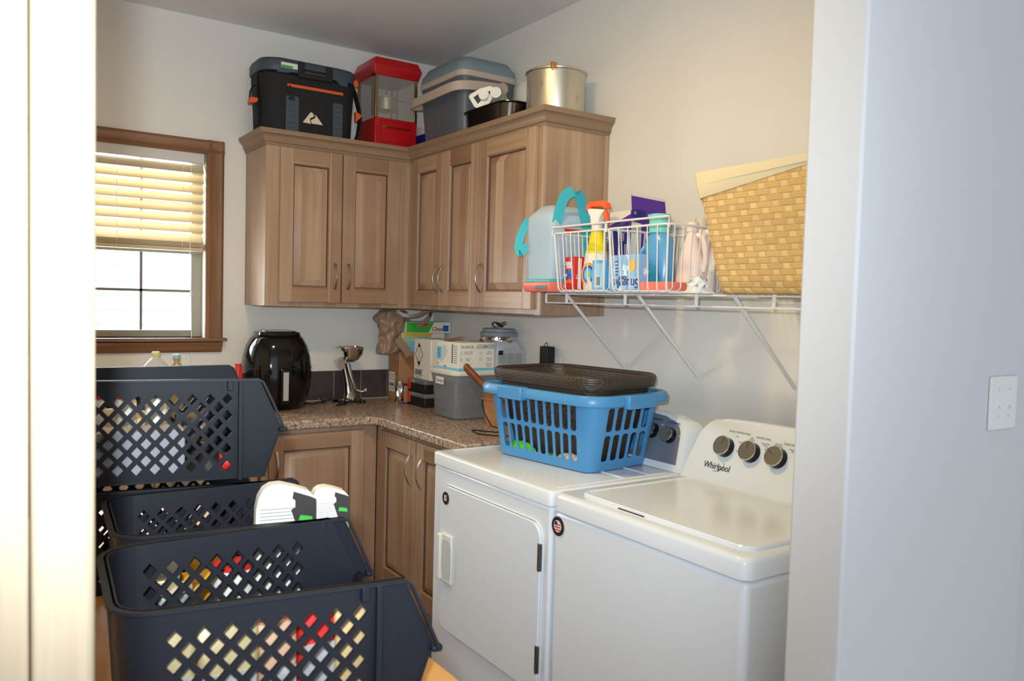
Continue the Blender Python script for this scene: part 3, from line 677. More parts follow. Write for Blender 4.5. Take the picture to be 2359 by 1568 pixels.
# spray bottle
t = thing('spray_bottle', 'white spray bottle with yellow neck and orange trigger head', 'bottle', (-.322, -1.797, ZB), radians(2))
b = MB(); pr_ = [(.046, .034, 0), (.051, .037, .006), (.052, .037, .06), (.050, .036, .10), (.046, .033, .135), (.032, .026, .165)]
b.loft([[(p[0], p[1], z) for p in circ(0, 0, rx, 0, 28, ry)] for ry, rx, z in pr_])
def ell(pf, **k): return [[(ry_[1]*cos(2*pi*i/28), ry_[0]*sin(2*pi*i/28), ry_[2]) for i in range(28)] for ry_ in pf]
b = MB().loft(ell(pr_)); b.build('bottle_body', BOTW, t)
MB().loft(ell([(.047, .0338, .132), (.0335, .0265, .165), (.026, .022, .195), (.021, .019, .213)])).build('yellow_neck', YEL, t)
f = lambda u, v, o: (-.0372-o+.18*abs(u)**1.6*.8, u, v)
b = MB(); C0 = (-.003, .058)
def arcpoly(r0, r1, a0, a1, n=14): return [(C0[0]+r1*cos(a0+(a1-a0)*k/n), C0[1]+r1*sin(a0+(a1-a0)*k/n)) for k in range(n+1)]+[(C0[0]+r0*cos(a1-(a1-a0)*k/n), C0[1]+r0*sin(a1-(a1-a0)*k/n)) for k in range(n+1)]
for i, (r0, r1) in enumerate(((.032, .041), (.022, .032), (.012, .022), (.0, .012))):
    b.mi(i).panel(arcpoly(max(r0, .0005), r1, -1.5, 4.2), [], lambda u, v, o: (-.0385-o+2.2*u*u*1.9, u, v), .0006)
b.build('label', [mat('label_orange', (250, 160, 30), .4), DBLUE, mat('label_lightblue', (80, 180, 230), .4), mat('label_green', (150, 200, 60), .4)], t)
MB().lathe([(.019, .212), (.020, .216), (.020, .236), (.017, .238)]).build('collar', WHITE2, t)
b = MB(); b.prism([(.022, .237), (-.018, .237), (-.024, .262), (-.046, .284), (.048, .296), (.034, .272), (.026, .262)], 'x', -.013, .013); b.build('spray_head', BOTW, t, bev=.004)
b = MB(); b.prism([(.05, .283), (.049, .306), (.03, .316), (-.03, .318), (-.052, .308), (-.058, .284), (-.03, .296), (.02, .298)], 'x', -.0145, .0145); b.build('orange_cap', ORG2, t, bev=.004)
b = MB(); b.prism([(-.026, .282), (-.044, .284), (-.056, .262), (-.058, .226), (-.050, .226), (-.044, .255), (-.034, .266)], 'x', -.008, .008); b.build('trigger', ORG2, t, bev=.003)
# upside-down dryer sheet carton
c = carton('carton', 'light blue carton standing upside down at the front of the basket', 'box', -.352, -1.872, ZB, .045, .062, .105, radians(8), BLUEC,
       [('-x', .2, .8, .1, .9, mat('pale_blue', (160, 206, 234), .45), 'print'), ('-x', .35, .6, .12, .5, CARDW, 'barcode_patch', .0004), ('-y', .2, .7, .2, .8, CYAN, 'print')])
b = MB()
for k in range(7): b.box(-.0238, -.0234, -.004-.0022*k+.012, -.0052-.0022*k+.012, .018, .048)
b.build('barcode', INK, c)
t = thing('carton', 'wide sky blue carton printed with clouds and upside-down lettering', 'box', (-.335, -1.995, ZB+.002), radians(-3))
hole = mat('cloud_print', (142, 190, 232), .45, noise=(26, (226, 240, 250), .55, .62))
MB().box(-.03, .02, -.040, .082, 0, .118) if False else MB().box(-.03, .015, -.075, .078, 0, .118).build('box', hole, t, bev=.002)
text('lettering', 'Snuggle', .044, NAVY, t, (-.0306, -.012, .024), '-x', flip=True, bold=.0006)
MB().panel([(-.045+.016*cos(a*.5), .082+.022*sin(a*.5)) for a in range(12)], [], lambda u, v, o: (-.0304-o, u, v), .0004).build('bear_colour_patch', GOLDY, t)
for k in range(5): MB().box(-.0308, -.0304, .03, .052-.003*(k % 2), .05+k*.011, .053+k*.011).build('small_print', NAVY, t)
# purple dishwasher box
t = thing('carton', 'purple and white open carton with raised lid flap behind the baskets', 'box', (-.165, -1.836, ZB))
w_, d_, h = .17, .115, .285
b = MB().box(-w_/2, w_/2, -d_/2, d_/2, 0, .004)
for f_ in ((-w_/2, -w_/2+.002, -d_/2, d_/2), (w_/2-.002, w_/2, -d_/2, d_/2), (-w_/2, w_/2, -d_/2, -d_/2+.002), (-w_/2, w_/2, d_/2-.002, d_/2)): b.box(*f_, 0, h)
b.build('box', CARDW, t)
FX = lambda u, v, o: (-w_/2-.0003-o, u, v); FY = lambda u, v, o: (u, -d_/2-.0003-o, v)
MB().panel([(-.057, .05), (.057, .05), (.057, .235), (-.057, .272)], [], FX, .0004).build('purple_band', PURPLE, t)
MB().panel([(-.045, .05), (.012, .05), (.030, .225), (-.045, .245)], [], lambda u, v, o: FX(u, v, .0004+o), .0004).build('navy_panel', NAVY, t)
MB().panel([(.02, .10), (.055, .10), (.055, .215), (.036, .215)], [], lambda u, v, o: FX(u, v, .0008+o), .0004).build('white_patch', CARDW, t)
text('lettering', 'LOCK', .015, CARDW, t, (-w_/2-.0012, -.02, .20), '-x', rotz=pi/2); text('lettering', 'ODOR', .012, CARDW, t, (-w_/2-.0012, -.034, .15), '-x', rotz=pi/2)
MB().panel([(-w_/2+.05, .12), (w_/2, .12), (w_/2, h), (-w_/2, h), (-w_/2, .25), (-w_/2+.05, .24)], [], FY, .0006).build('side_print', PURPLE, t)
MB().panel([(-w_/2+.002, h), (w_/2-.004, h), (w_/2-.012, h+.052), (-w_/2-.004, h+.060)], [], FY, .001).build('lid_flap', PURPLE, t)
MB().panel([(-w_/2-.003, h+.050), (w_/2-.012, h+.042), (w_/2-.012, h+.052), (-w_/2-.004, h+.060)], [], lambda u, v, o: FY(u, v, .001+o), .0005).build('flap_white_edge', CARDW, t)
MB().panel(rect(-w_/2+.005, -w_/2+.065, .262, .288), [], lambda u, v, o: FY(u, v, .001+o), .0004).build('navy_label', NAVY, t)
text('lettering', '15', .013, CARDW, t, (-w_/2+.016, -d_/2-.0022, .276), '-y')
MB().prism([(-.038+.03, .270), (-.038+.058, .258), (-.038+.062, .264), (-.038+.034, .278)], 'y', -d_/2-.003, -d_/2-.0012).build('wipe_picture', CARDW, t)
MB().panel([(-d_/2, h), (d_/2, h-.01), (d_/2-.004, h+.045), (.0, h+.05), (-.01, h+.058), (-d_/2, h+.05)], [], lambda u, v, o: (w_/2-.03-o, u, v), .001).build('rear_flap', CARD, t)
# blue softener bottle
t = thing('detergent_bottle', 'blue softener bottle with an aqua cap in the right wire basket', 'bottle', (-.232, -2.018, ZB), 0)
b = MB().loft(ell([(.056, .04, 0), (.061, .042, .01), (.064, .042, .08), (.062, .042, .14), (.055, .038, .175), (.036, .03, .195), (.031, .029, .2)])); b.build('bottle_body', BOTB, t)
MB().lathe([(.034, .198), (.036, .20), (.036, .245), (.034, .262), (.030, .262)]).build('cap', AQUA, t)
MB().tube([(-.034, .035, .15), (-.046, .04, .13), (-.047, .04, .06), (-.036, .035, .03)], .007).build('grip', BOTB, t)
b = MB().mi(0).panel([(-.05, .02), (.0, .02), (.0, .10), (-.03, .085), (-.05, .05)], [], lambda u, v, o: (-.0425-o+2.6*u*u, u, v), .0008); b.build('label', mat('teal_label', (60, 170, 190), .5), t)
# coral lid in right basket
t = thing('coral_tray', 'coral pink flat tray lying in the right wire basket', 'tray', (-.335, -2.148, ZB+.001), 0)
MB().loft([rr(0, 0, .09, .125, .01, 0), rr(0, 0, .096, .13, .01, .028)]).build('body', CORAL, t, bev=.003)
# white jugs
def jug(label, x, y, rz, h, col, lbl):
    t = thing('detergent_jug', label, 'bottle', (x, y, ZB), rz)
    s = h/.24
    MB().loft(ell([(.05*s, .036*s, 0), (.056*s, .04*s, .01*s), (.056*s, .04*s, .05*s), (.046*s, .036*s, .11*s), (.03*s, .03*s, .16*s), (.02*s, .022*s, .19*s), (.018*s, .018*s, .205*s)])).build('bottle_body', col, t)
    MB().tube([(0, -.022*s, .195*s), (0, -.045*s, .185*s), (0, -.058*s, .15*s), (0, -.058*s, .10*s), (0, -.05*s, .07*s)], .010*s, 8).build('handle', col, t)
    MB().lathe([(.019*s, .204*s), (.021*s, .206*s), (.021*s, .235*s), (.019*s, .238*s)]).build('cap', CREAM if lbl else col, t)
    if lbl:
        MB().panel(rect(-.045*s, .045*s, .02*s, .085*s), [], lambda u, v, o: (-.0405*s-o+2*u*u, u, v), .0006).build('blue_label', DBLUE, t)
        MB().panel(rect(-.045*s, .045*s, .085*s, .10*s), [], lambda u, v, o: (-.0405*s-o+2*u*u, u, v), .0006).build('orange_stripe', ORG2, t)
    return t
jug('tall white jug with a blue and orange label, at the back of the right basket', -.118, -2.10, 0, .255, BOTW, True)
jug('pinkish white jug with a looped handle, beside the woven hamper', -.245, -2.180, radians(8), .225, mat('jug_pinkish', (236, 216, 208), .3), False)
# crumpled white plastic
b = MB(); rnd = random.Random(3); pts = []
n = 14
lp = []
for j in range(6):
    lp.append([((.042*(1-.12*j))*cos(2*pi*k/n)+rnd.uniform(-.012, .012), (.038*(1-.14*j))*sin(2*pi*k/n)+rnd.uniform(-.012, .012), j*.010+rnd.uniform(-.003, .003)*(j > 0)) for k in range(n)])
o = b.loft(lp).build('plastic_bag', mat('white_film', (236, 236, 236), .35), loc=(-.335, -2.295, SZ+.003), ang=15)
tag(o, 'crumpled white plastic bag on the shelf by the hamper foot', 'bag')
# ---- woven hamper with liner
t = thing('woven_hamper', 'straw woven storage basket with a cream cloth liner at the shelf right end', 'basket', (-.20, -2.70, SZ+.003))
def hloop(z, w_, d_, r=.03): return rr(0, 0, w_, d_, r, z, 6)
b = MB(); lo_ = [hloop(0, .27, .62), hloop(.01, .29, .64)]+[hloop(z, .29+.10*z/.335, .64+.12*z/.335) for z in (.06, .12, .18, .24, .3, .335)]
up_ = [hloop(z, .28+.10*z/.335, .63+.12*z/.335) for z in (.335, .2, .05, .012)]
b.loft(lo_+up_); b.build('woven_body', SEAG, t, ang=60)
# straw ends sticking out
b = MB()
for k in range(5):
    p = Vector((-.152, -.09-.012*k, .02+.006*(k % 2))); b.tube([p, p+Vector((-.012, .01*(k-2), .004*(2-k))), p+Vector((-.02, .02*(k-2)*.6, -.018+.014*(k % 3)))], .0014, 5)
b.build('straw_ends', SEAG, t)
b = MB()
def cuff(z, out, k): return None
n_ = len(hloop(0, 1, 1))
def cl(zf, grow):
    res = []
    for i in range(n_):
        def at_(z): l = hloop(z, .29+.10*z/.335+grow, .64+.12*z/.335+grow); return l[i]
        p = at_(.335); z = zf(p[0], p[1]); q = at_(min(z, .35)); res.append((q[0], q[1], z))
    return res
low = lambda x, y: .262+.105*max(0, min(1, (.36-y)/.5))*0+(.275+.09*max(0, (.38-y)/.62)-.262 if x < .1 else .02)
tp = lambda x, y: .345+.012*sin(y*22+1)
MB().loft([cl(low, .008), cl(lambda x, y: (low(x, y)+tp(x, y))/2, .014), cl(tp, .010), cl(lambda x, y: tp(x, y)-.002, -.014), cl(lambda x, y: .25, -.03)], cap0=False, cap1=True).build('cloth_liner', LINEN, t, ang=60)

# ================================================================= LAUNDRY BASKETS ON THE DRYER
def basket_map(wb, db, wt, dt, rb, rtp, H):
    """returns f(side, u, v, off): u in [-1,1] along straight part, v in [0,1]"""
    def dims(v): return wb+(wt-wb)*v, db+(dt-db)*v, rb+(rtp-rb)*v
    def side(k):
        def f(u, v, off):
            w_, d_, r = dims(v); z = H*v
            hw, hd = w_/2-off, d_/2-off
            if k == 0: return (hw, u*(d_/2-r), z)
            if k == 1: return (-u*(w_/2-r), hd, z)
            if k == 2: return (-hw, -u*(d_/2-r), z)
            return (u*(w_/2-r), -hd, z)
        return f
    def corner(k):
        sx, sy, a0 = ((1, 1, 0), (-1, 1, pi/2), (-1, -1, pi), (1, -1, 3*pi/2))[k]
        def f(u, v, off):
            w_, d_, r = dims(v); a = a0+pi/2*u; return (sx*(w_/2-r)+(r-off)*cos(a), sy*(d_/2-r)+(r-off)*sin(a), H*v)
        return f
    return side, corner
t = thing('laundry_basket', 'blue plastic laundry basket with slotted sides on top of the dryer', 'laundry basket', (-.403, -1.790, ZT+.0035), radians(8))
H = .245
side, corner = basket_map(.305, .45, .372, .54, .04, .070, H)
b = MB()
for k in range(4):
    nsl = 10 if k in (0, 2) else 5; holes = []
    margin = .03; stepu = (2-2*margin)/nsl
    for i in range(nsl):
        u0 = -1+margin+i*stepu+stepu*.14; u1 = u0+stepu*.72
        for v0, v1 in ((.13, .485), (.54, .93 if k in (0, 2) else .86)):
            rx, ry = (u1-u0)*.28, (v1-v0)*.10
            holes.append([(u0+rx, v0), (u1-rx, v0), (u1-rx*.3, v0+ry*.35), (u1, v0+ry), (u1, v1-ry), (u1-rx*.3, v1-ry*.35), (u1-rx, v1), (u0+rx, v1), (u0+rx*.3, v1-ry*.35), (u0, v1-ry), (u0, v0+ry), (u0+rx*.3, v0+ry*.35)])
    b.panel([(-1, 0.0), (1, 0.0), (1, .5), (1, 1), (-1, 1), (-1, .5)], holes, side(k), .0035)
    b.grid(corner(k), [i/6 for i in range(7)], [0, .5, 1], .0035)
b.build('slotted_wall', BLUE, t, ang=30)
b = MB().loft([rr(0, 0, .285, .43, .035, 0, 6), rr(0, 0, .305, .45, .04, .008, 6), rr(0, 0, .305, .45, .04, .012, 6)]); b.build('base', BLUE, t, ang=60)
def rimprof(gr): return None
R0 = [(0, H-.004), (.022, H-.004), (.026, H-.018), (.023, H-.024), (.030, H-.024), (.033, H-.004), (.024, H+.009), (.004, H+.009), (-.003, H+.002)]
base = [(p[0], p[1]) for p in rr(0, 0, .372, .54, .07, 0, 8)]
def offs(poly, o):
    res = []; n = len(poly)
    for i in range(n):
        p0, p1 = Vector(poly[i-1]), Vector(poly[(i+1) % n]); tt = (p1-p0).normalized(); res.append((poly[i][0]+tt.y*o, poly[i][1]-tt.x*o))
    return res
loops = []
for i in range(len(base)): loops.append([(offs(base, o)[i][0], offs(base, o)[i][1], z) for o, z in R0])
MB().loft(loops, closed=True).build('rim', BLUE, t, ang=50)
for s in (-1, 1): MB().box(-.07, .07, s*.305-.012, s*.303+.006 if s > 0 else s*.303+.012, H-.035, H+.0105).build('end_handle', BLUE, t, bev=.004)
MB().box(-.226, -.186, .03, .15, H-.034, H+.0112).build('side_grip', BLUE, t, bev=.004)
t = thing('resin_basket', 'dark brown woven resin basket nested inside the blue laundry basket', 'basket', (-.402, -1.788, ZT+.03), radians(8))
H2 = .275
side, corner = basket_map(.235, .375, .355, .51, .05, .09, H2)
b = MB()
for k in range(4):
    holes = []; nn = 26 if k in (0, 2) else 18
    for r_ in range(7):
        v = .42+.058*r_
        for i in range(nn):
            if (i+r_) % 2: continue
            u = -.94+1.88*i/(nn-1); a = .35*1.88/(nn-1); holes.append([(u-a, v-.013), (u+a, v-.013), (u+a, v+.013), (u-a, v+.013)])
    b.panel([(-1, 0), (1, 0), (1, 1), (-1, 1)], holes, side(k), .003); b.grid(corner(k), [i/6 for i in range(7)], [0, .5, 1], .003)
b.build('woven_wall', DBROWN, t, ang=30)
MB().loft([rr(0, 0, .235, .375, .05, 0, 6), rr(0, 0, .235, .375, .05, .005, 6)]).build('base', DBROWN, t)
base2 = [(p[0], p[1]) for p in rr(0, 0, .355, .51, .09, 0, 10)]
R1 = [(-.002, H2-.03), (.010, H2-.032), (.016, H2-.01), (.015, H2+.004), (.006, H2+.010), (-.004, H2+.004)]
MB().loft([[(*offs(base2, o)[i], z) for o, z in R1] for i in range(len(base2))], closed=True).build('rolled_rim', DBROWN, t, ang=50)
# scraps of cloth on the basket floor
def clothlump(name, label, m_, pts, z, rx, ry, h, seed, L=(-.400, -1.798), rz=radians(8)):
    rnd = random.Random(seed); o = MB(); n = 18; lp = []
    for j in range(7):
        s = j/6; rr_ = math.sqrt(max(0, 1-s*s)); lp.append([(pts[0]+rx*rr_*cos(2*pi*k/n)*(1+rnd.uniform(-.18, .18)), pts[1]+ry*rr_*sin(2*pi*k/n)*(1+rnd.uniform(-.18, .18)), h*s+rnd.uniform(-.003, .003)*(0 < j < 6)) for k in range(n)])
    q = o.loft(lp).build(name, m_, ang=80, loc=(L[0], L[1], z)); q.rotation_euler[2] = rz; return tag(q, label, 'cloth')
clothlump('cloth', 'bright lime green cloth bunched at the left bottom of the blue basket', LIME, (-.133, .12), ZT+.016, .018, .075, .043, 1)
clothlump('cloth', 'green rag beneath the slots in the middle of the blue basket', mat('green_rag', (40, 160, 60), .8), (-.135, -.03), ZT+.016, .014, .03, .022, 2)
clothlump('cloth', 'pale pink cloth bunched at the near corner of the blue basket', LINEN2, (-.133, -.12), ZT+.016, .018, .068, .036, 5)

# ================================================================= COUNTER ITEMS
ZC = .9145
# air fryer
t = thing('air_fryer', 'glossy black egg-shaped air fryer with a silver handle strip on the counter', 'air fryer', (-.945, -.180, ZC), radians(-5))
b = MB(); P_ = [(.105, 0), (.118, .006), (.138, .05), (.151, .10), (.157, .155), (.157, .20), (.151, .25), (.138, .30), (.120, .335), (.105, .352)]
b.loft([rr(0, 0, 2*r, 2*r*.98, r*.80, z, 9) for r, z in P_]); b.build('body', BLACKP, t, ang=60)
MB().loft([rr(0, .0, .20, .19, .05, .352, 7), rr(0, .0, .195, .185, .05, .366, 7), rr(0, 0, .17, .16, .045, .370, 7)]).build('top_cap', BLACKP, t, ang=50)
MB().loft([rr(0, -.004, .155, .145, .04, .3705, 7), rr(0, -.004, .155, .145, .04, .3715, 7)]).build('control_glass', mat('smoky_top', (58, 54, 52), .15, .3), t)
MB().tube([(p[0], p[1]-.004, .3705) for p in rr(0, 0, .162, .152, .04, 0, 7)], .0018, 6, True).build('chrome_ring', CHROME, t)
b = MB().prism([(-.150, .035), (-.160, .20), (-.190, .205), (-.200, .19), (-.196, .055), (-.185, .035)], 'x', -.02, .02); d = b.build('basket_handle', BLACKP, t, bev=.006)
MB().loft([rr(0, 0, 0.026, .003, .0012, 0)]*1+[]) if False else None
MB().prism([(-.1965, .055), (-.2005, .188), (-.2025, .188), (-.1985, .055)], 'x', -.0125, .0125).build('silver_strip', mat('silver_gray_strip', (178, 172, 164), .35, .6), d, bev=.001)
b = MB(); b.tube([(p[0], p[1], .198) for p in rr(0, 0, .3145, .3085, .126, 0, 9)], .0012, 5, True); b.build('drawer_seam', BLACKM, t)
# outlets
def outlet(label, loc_, face, sw=False):
    t = thing('wall_outlet' if not sw else 'light_switch', label, 'outlet' if not sw else 'light switch', loc_)
    w_ = .07 if not sw else .116
    if face == '-y': f = lambda u, v, o: (u, -o, v)
    else: f = lambda u, v, o: (-o, u, v)
    MB().panel(rrect(-w_/2, w_/2, -.0575, .0575, .003, 2), [], f, .005).build('plate', WHITE2, t, bev=.002)
    if not sw:
        for z in (-.02, .02):
            o_ = MB().panel(rrect(-.016, .016, z-.014, z+.014, .008, 4), [], lambda u, v, o: f(u, v, .005+o), .0012).build('socket', WHITE2, t)
            b = MB()
            for dx_ in (-.006, .006): b.panel(rect(dx_-.0012, dx_+.0012, z-.001, z+.008), [], lambda u, v, o: f(u, v, .0062+o), .0003)
            b.panel([(.0025*cos(a), z-.008+.0025*sin(a)) for a in range(6)], [], lambda u, v, o: f(u, v, .0062+o), .0003); b.build('slots', INK, o_)
    else:
        for u_ in (-.023, .023):
            MB().panel(rect(u_-.005, u_+.005, -.012, .012), [], lambda u, v, o: f(u, v, .005+o), .001).build('toggle_slot', WHITE2, t)
            MB().prism([(-.005, -.006), (-.005, .006), (-.017, -.004), (-.017, -.011)], 'x', u_-.004, u_+.004).build('toggle', WHITE2, t, bev=.001)
            for z in (-.03, .03): MB().panel([(u_+.003*cos(a*pi/5), z+.003*sin(a*pi/5)) for a in range(10)], [], lambda u, v, o: f(u, v, .005+o), .0007).build('screw', CREAM, t)
    return t
outlet('white wall outlet between the air fryer and the grinder', (-.724, -.001, 1.155), '-y')
outlet('white wall outlet behind the black power adapter', (-.001, -1.16, 1.155), '-x')
outlet('double white toggle light switch on the hall wall', (-.304, YH-.001, 1.264), '-y', True)
# power adapter with cord
t = thing('power_adapter', 'black plug-in power adapter on the wall behind the blue basket', 'adapter', (-.012, -1.135, 1.215))
MB().box(-.045, 0, -.028, .028, -.055, .045).build('body', BLACKM, t, bev=.004)
MB().tube([(-.02, .0, .044), (-.02, .008, .062), (-.02, .022, .055), (-.02, .034, .02), (-.02, .038, -.05), (-.02, .036, -.14)], .0018, 6).build('cord', RUBBER, t)
# grinder
t = thing('grinder', 'chrome hand-crank food grinder with hopper standing on the counter', 'grinder', (-.548, -.14, ZC), radians(-8))
b = MB(); b.loft([rr(0, 0, .10, .08, .02, .015), rr(0, 0, .07, .06, .02, .03), rr(-.005, .0, .05, .05, .02, .055), rr(-.012, 0, .040, .04, .016, .10), rr(-.026, 0, .036, .036, .014, .17), rr(-.032, 0, .036, .036, .014, .20)]); b.build('stand', CHROME, t, ang=60)
b = MB()
for a in (-.05, .055): b.loft([circ(a, -.035, .02, 0, 12), circ(a, -.035, .012, .016, 12)]); b.loft([circ(a*1.0, .04, .018, 0, 12), circ(a, .035, .012, .016, 12)])
b.build('suction_feet', RUBBER, t)
MB().tube([(-.05, -.03, .20), (-.045, .0, .205), (-.03, .035, .205)], [.026, .03, .024], 14).build('grinder_barrel', CHROME, t)
b = MB().loft([rr(-.010, 0, .04, .04, .012, .212), rr(.0, 0, .075, .06, .025, .225), rr(.008, 0, .10, .078, .035, .25), rr(.006, 0, .112, .088, .038, .278), rr(-.010, 0, .145, .09, .036, .285), rr(-.004, 0, .122, .082, .03, .289), rr(-.002, 0, .1, .07, .03, .265)], cap1=True); b.build('hopper', CHROME, t, ang=60)
b = MB().tube([(-.030, -.05, .205), (-.016, -.055, .15), (.002, -.058, .10), (.014, -.058, .072)], [.013, .012, .011, .009], 12); cr = b.build('crank_arm', CHROME, t)
b = MB().tube([(.018, -.058, .072), (.04, -.062, .062), (.058, -.066, .066)], .006, 10).lathe([(.001, .058), (.009, .06), (.012, .068), (.009, .077), (.001, .079)], .062, -.066, 12); b.build('crank_knob', CHROME, cr)
t = thing('mirror_plate', 'shiny metal tray lying flat against the tiles, left of the grinder', 'tray', (-.600, -.075, ZC))
MB().prism([(-.115, .03), (.03, .012), (.10, .03), (.10, .002), (-.06, .0)], 'y', -.045, .02).build('plate', mat('mirror_steel', (170, 170, 168), .12, 1), t, bev=.001)
o = MB().tube([(-.80, -.10, ZC+.006), (-.76, -.17, ZC+.006), (-.70, -.15, ZC+.012), (-.66, -.17, ZC+.030), (-.61, -.20, ZC+.034), (-.57, -.2, ZC+.020), (-.60, -.215, ZC+.004), (-.66, -.235, ZC+.003)], .0035, 8)
tag(o.build('cable', RUBBER), 'black cord trailing between the air fryer and the grinder', 'cord')
# bottles by the window
def pbottle(label, x, y, r, h, m_, capm):
    t = thing('plastic_bottle', label, 'bottle', (x, y, ZC))
    MB().lathe([(r*.9, 0), (r, .006), (r, h*.72), (r*.88, h*.80), (r*.42, h*.89), (.014, h*.92), (.013, h*.94)]).build('bottle_body', m_, t)
    MB().lathe([(.0155, h*.935), (.0165, h*.94), (.0165, h*.985), (.014, h)]).build('cap', capm, t)
pbottle('clear round bottle with a yellow cap on the counter under the window', -1.515, -.35, .056, .288, CLEARP, mat('pale_yellow_cap', (216, 206, 130), .5))
pbottle('smaller clear bottle with a pale blue cap beneath the window', -1.433, -.35, .030, .276, clear('amber_liquid', (180, 160, 110), .7), mat('pale_blue_cap', (150, 190, 196), .5))
t = thing('lighter', 'red ribbed handle standing left of the air fryer', 'lighter', (-1.172, -.35, ZC))
b = MB().lathe([(.016, 0), (.017, .01), (.017, .21), (.013, .222)], 0, 0, 16).lathe([(.013, .222), (.015, .224), (.015, .229), (.012, .23)], 0, 0, 16); b.build('body', REDC, t)
b = MB()
for k in range(8): a = k*pi/4; b.tube([(.0165*cos(a), .0165*sin(a), .12), (.0165*cos(a), .0165*sin(a), .205)], .0025, 5)
b.build('ribs', REDC, t)
# brown box
t = thing('cardboard_box', 'tall brown cardboard box in the counter corner with a white shipping label', 'box', (-.213, -.125, ZC))
MB().box(-.085, .085, -.065, .065, 0, .26).build('box', CARD, t, bev=.002)
lb = MB().panel(rect(-.018, .055, .045, .15), [], lambda u, v, o: (-.0853-o, u, v), .0004).build('shipping_label', CARDW, t)
b = MB()
for z in (.06, .075, .11, .125, .135): b.panel(rect(-.014, .05, z, z+.003 if z != .075 else z+.016), [], lambda u, v, o: (-.0859-o, u, v), .0002)
b.build('label_print', GINK, lb)
MB().panel(rect(-.05, -.015, .14, .21), [rect(-.048, -.017, .142, .208)], lambda u, v, o: (-.0853-o, u, v), .0003).build('printed_mark', INK, t)
b = MB().panel([(-.085, .26), (-.02, .26), (.05, .12), (.03, .11), (-.05, .21)], [], lambda u, v, o: (u, -.0652-o, v), .0003); b.build('torn_crease', mat('card_crease', (150, 106, 70), .8), t)
# cereal boxes above
def cereal(label, x0, x1, y0, y1, z0, h, c1, c2, split, txt=True):
    t = thing('cereal_box', label, 'box', ((x0+x1)/2, (y0+y1)/2, z0), 0, 'cereal cartons stacked flat'); w_, d_ = x1-x0, y1-y0
    MB().box(-w_/2, w_/2, -d_/2, d_/2, 0, h).build('box', c1, t, bev=.001)
    MB().panel([(-w_/2+.003, .002), (w_/2*split, .002), (w_/2*split+h*.6, h-.002), (-w_/2+.003, h-.002)], [], lambda u, v, o: (u, -d_/2-.0003-o, v), .0004).build('colour_panel', c2, t)
    return t, w_, d_
t, w_, d_ = cereal('light blue carton, lowest of the flat boxes on the brown box', -.285, -.10, -.19, -.06, 1.1755, .054, BLUEC, CYAN, .3)
MB().panel([(-.0, .045), (.018, .027), (0, .009), (-.018, .027)], [], lambda u, v, o: (-w_/2-.0003-o, u, v), .0005).build('red_diamond', REDC, t)
t, w_, d_ = cereal('white and yellow cereal box, second in the flat stack', -.285, -.03, -.19, -.06, 1.2305, .045, CARDW, GOLDY, .25)
text('lettering', 'Chex', .030, REDC, t, (-w_/2-.0006, .012, .025), '-x', bold=.0006); MB().box(-w_/2+.01, w_/2*.25, -d_/2-.0012, -d_/2-.0005, .012, .024).build('blue_stripe', CYAN, t)
t, w_, d_ = cereal('green and white cereal box, top of the flat stack under the cabinet', -.275, -.01, -.215, -.06, 1.2765, .058, CARDW, GREEN, .0)
text('lettering', 'Chex', .030, REDC, t, (.055, -d_/2-.0006, .020), '-y', bold=.0006); MB().box(.088, .122, -d_/2-.001, -d_/2-.0005, .008, .04).build('blue_square', DBLUE, t)
MB().panel([(-.02+.018*cos(a*pi/6), .045+.010*sin(a*pi/6)) for a in range(12)], [], lambda u, v, o: (u, -d_/2-.001-o, v), .0004).build('red_oval', REDC, t)
# tan shopping bag hanging over the boxes
t = thing('shopping_bag', 'tan plastic shopping bag slumped over the stacked boxes under the cabinet', 'bag', (-.352, -.17, 1.165))
prof = [(.045, .035, 0, -.005), (.058, .045, .012, -.003), (.060, .05, .05, 0), (.046, .045, .085, -.002), (.060, .052, .12, .008), (.086, .058, .16, .012), (.088, .058, .195, .014), (.072, .05, .222, .018), (.03, .03, .232, .02)]
keys = smooth([(a_, b_, z_) for a_, b_, z_, _ in prof], 4); ks2 = smooth([(c_, 0, 0) for *_, c_ in prof], 4)
lp = []
for j, (q, c2) in enumerate(zip(keys, ks2)):
    ring = []
    for k in range(64):
        a_ = 2*pi*k/64; p = Vector((c2.x+q.x*cos(a_), q.y*sin(a_), q.z)); nv = mnoise.noise_vector(p*26)*.018+mnoise.noise_vector(Vector((p.x*60, p.y*60, p.z*22)))*.008
        if 0 < j < len(keys)-1: p = p+Vector((nv.x, nv.y, nv.z*.5))
        ring.append(p)
    lp.append(ring)
MB().loft(lp).build('bag_body', BAGP, t, ang=40)
MB().strip([(.02, -.05, .225), (.05, -.07, .205), (.08, -.085, .20), (.12, -.09, .205), (.16, -.09, .222), (.19, -.085, .232), (.205, -.08, .225), (.19, -.086, .20), (.15, -.09, .165), (.115, -.09, .145)], (.1, 0, 1), .018, .002).build('bag_handle', BAGP, t)
MB().strip([(.03, -.045, .08), (.05, -.055, .05), (.075, -.07, .02), (.085, -.072, -.01)], (1, 0, .5), .045, .002).build('bag_tail', BAGP, t)
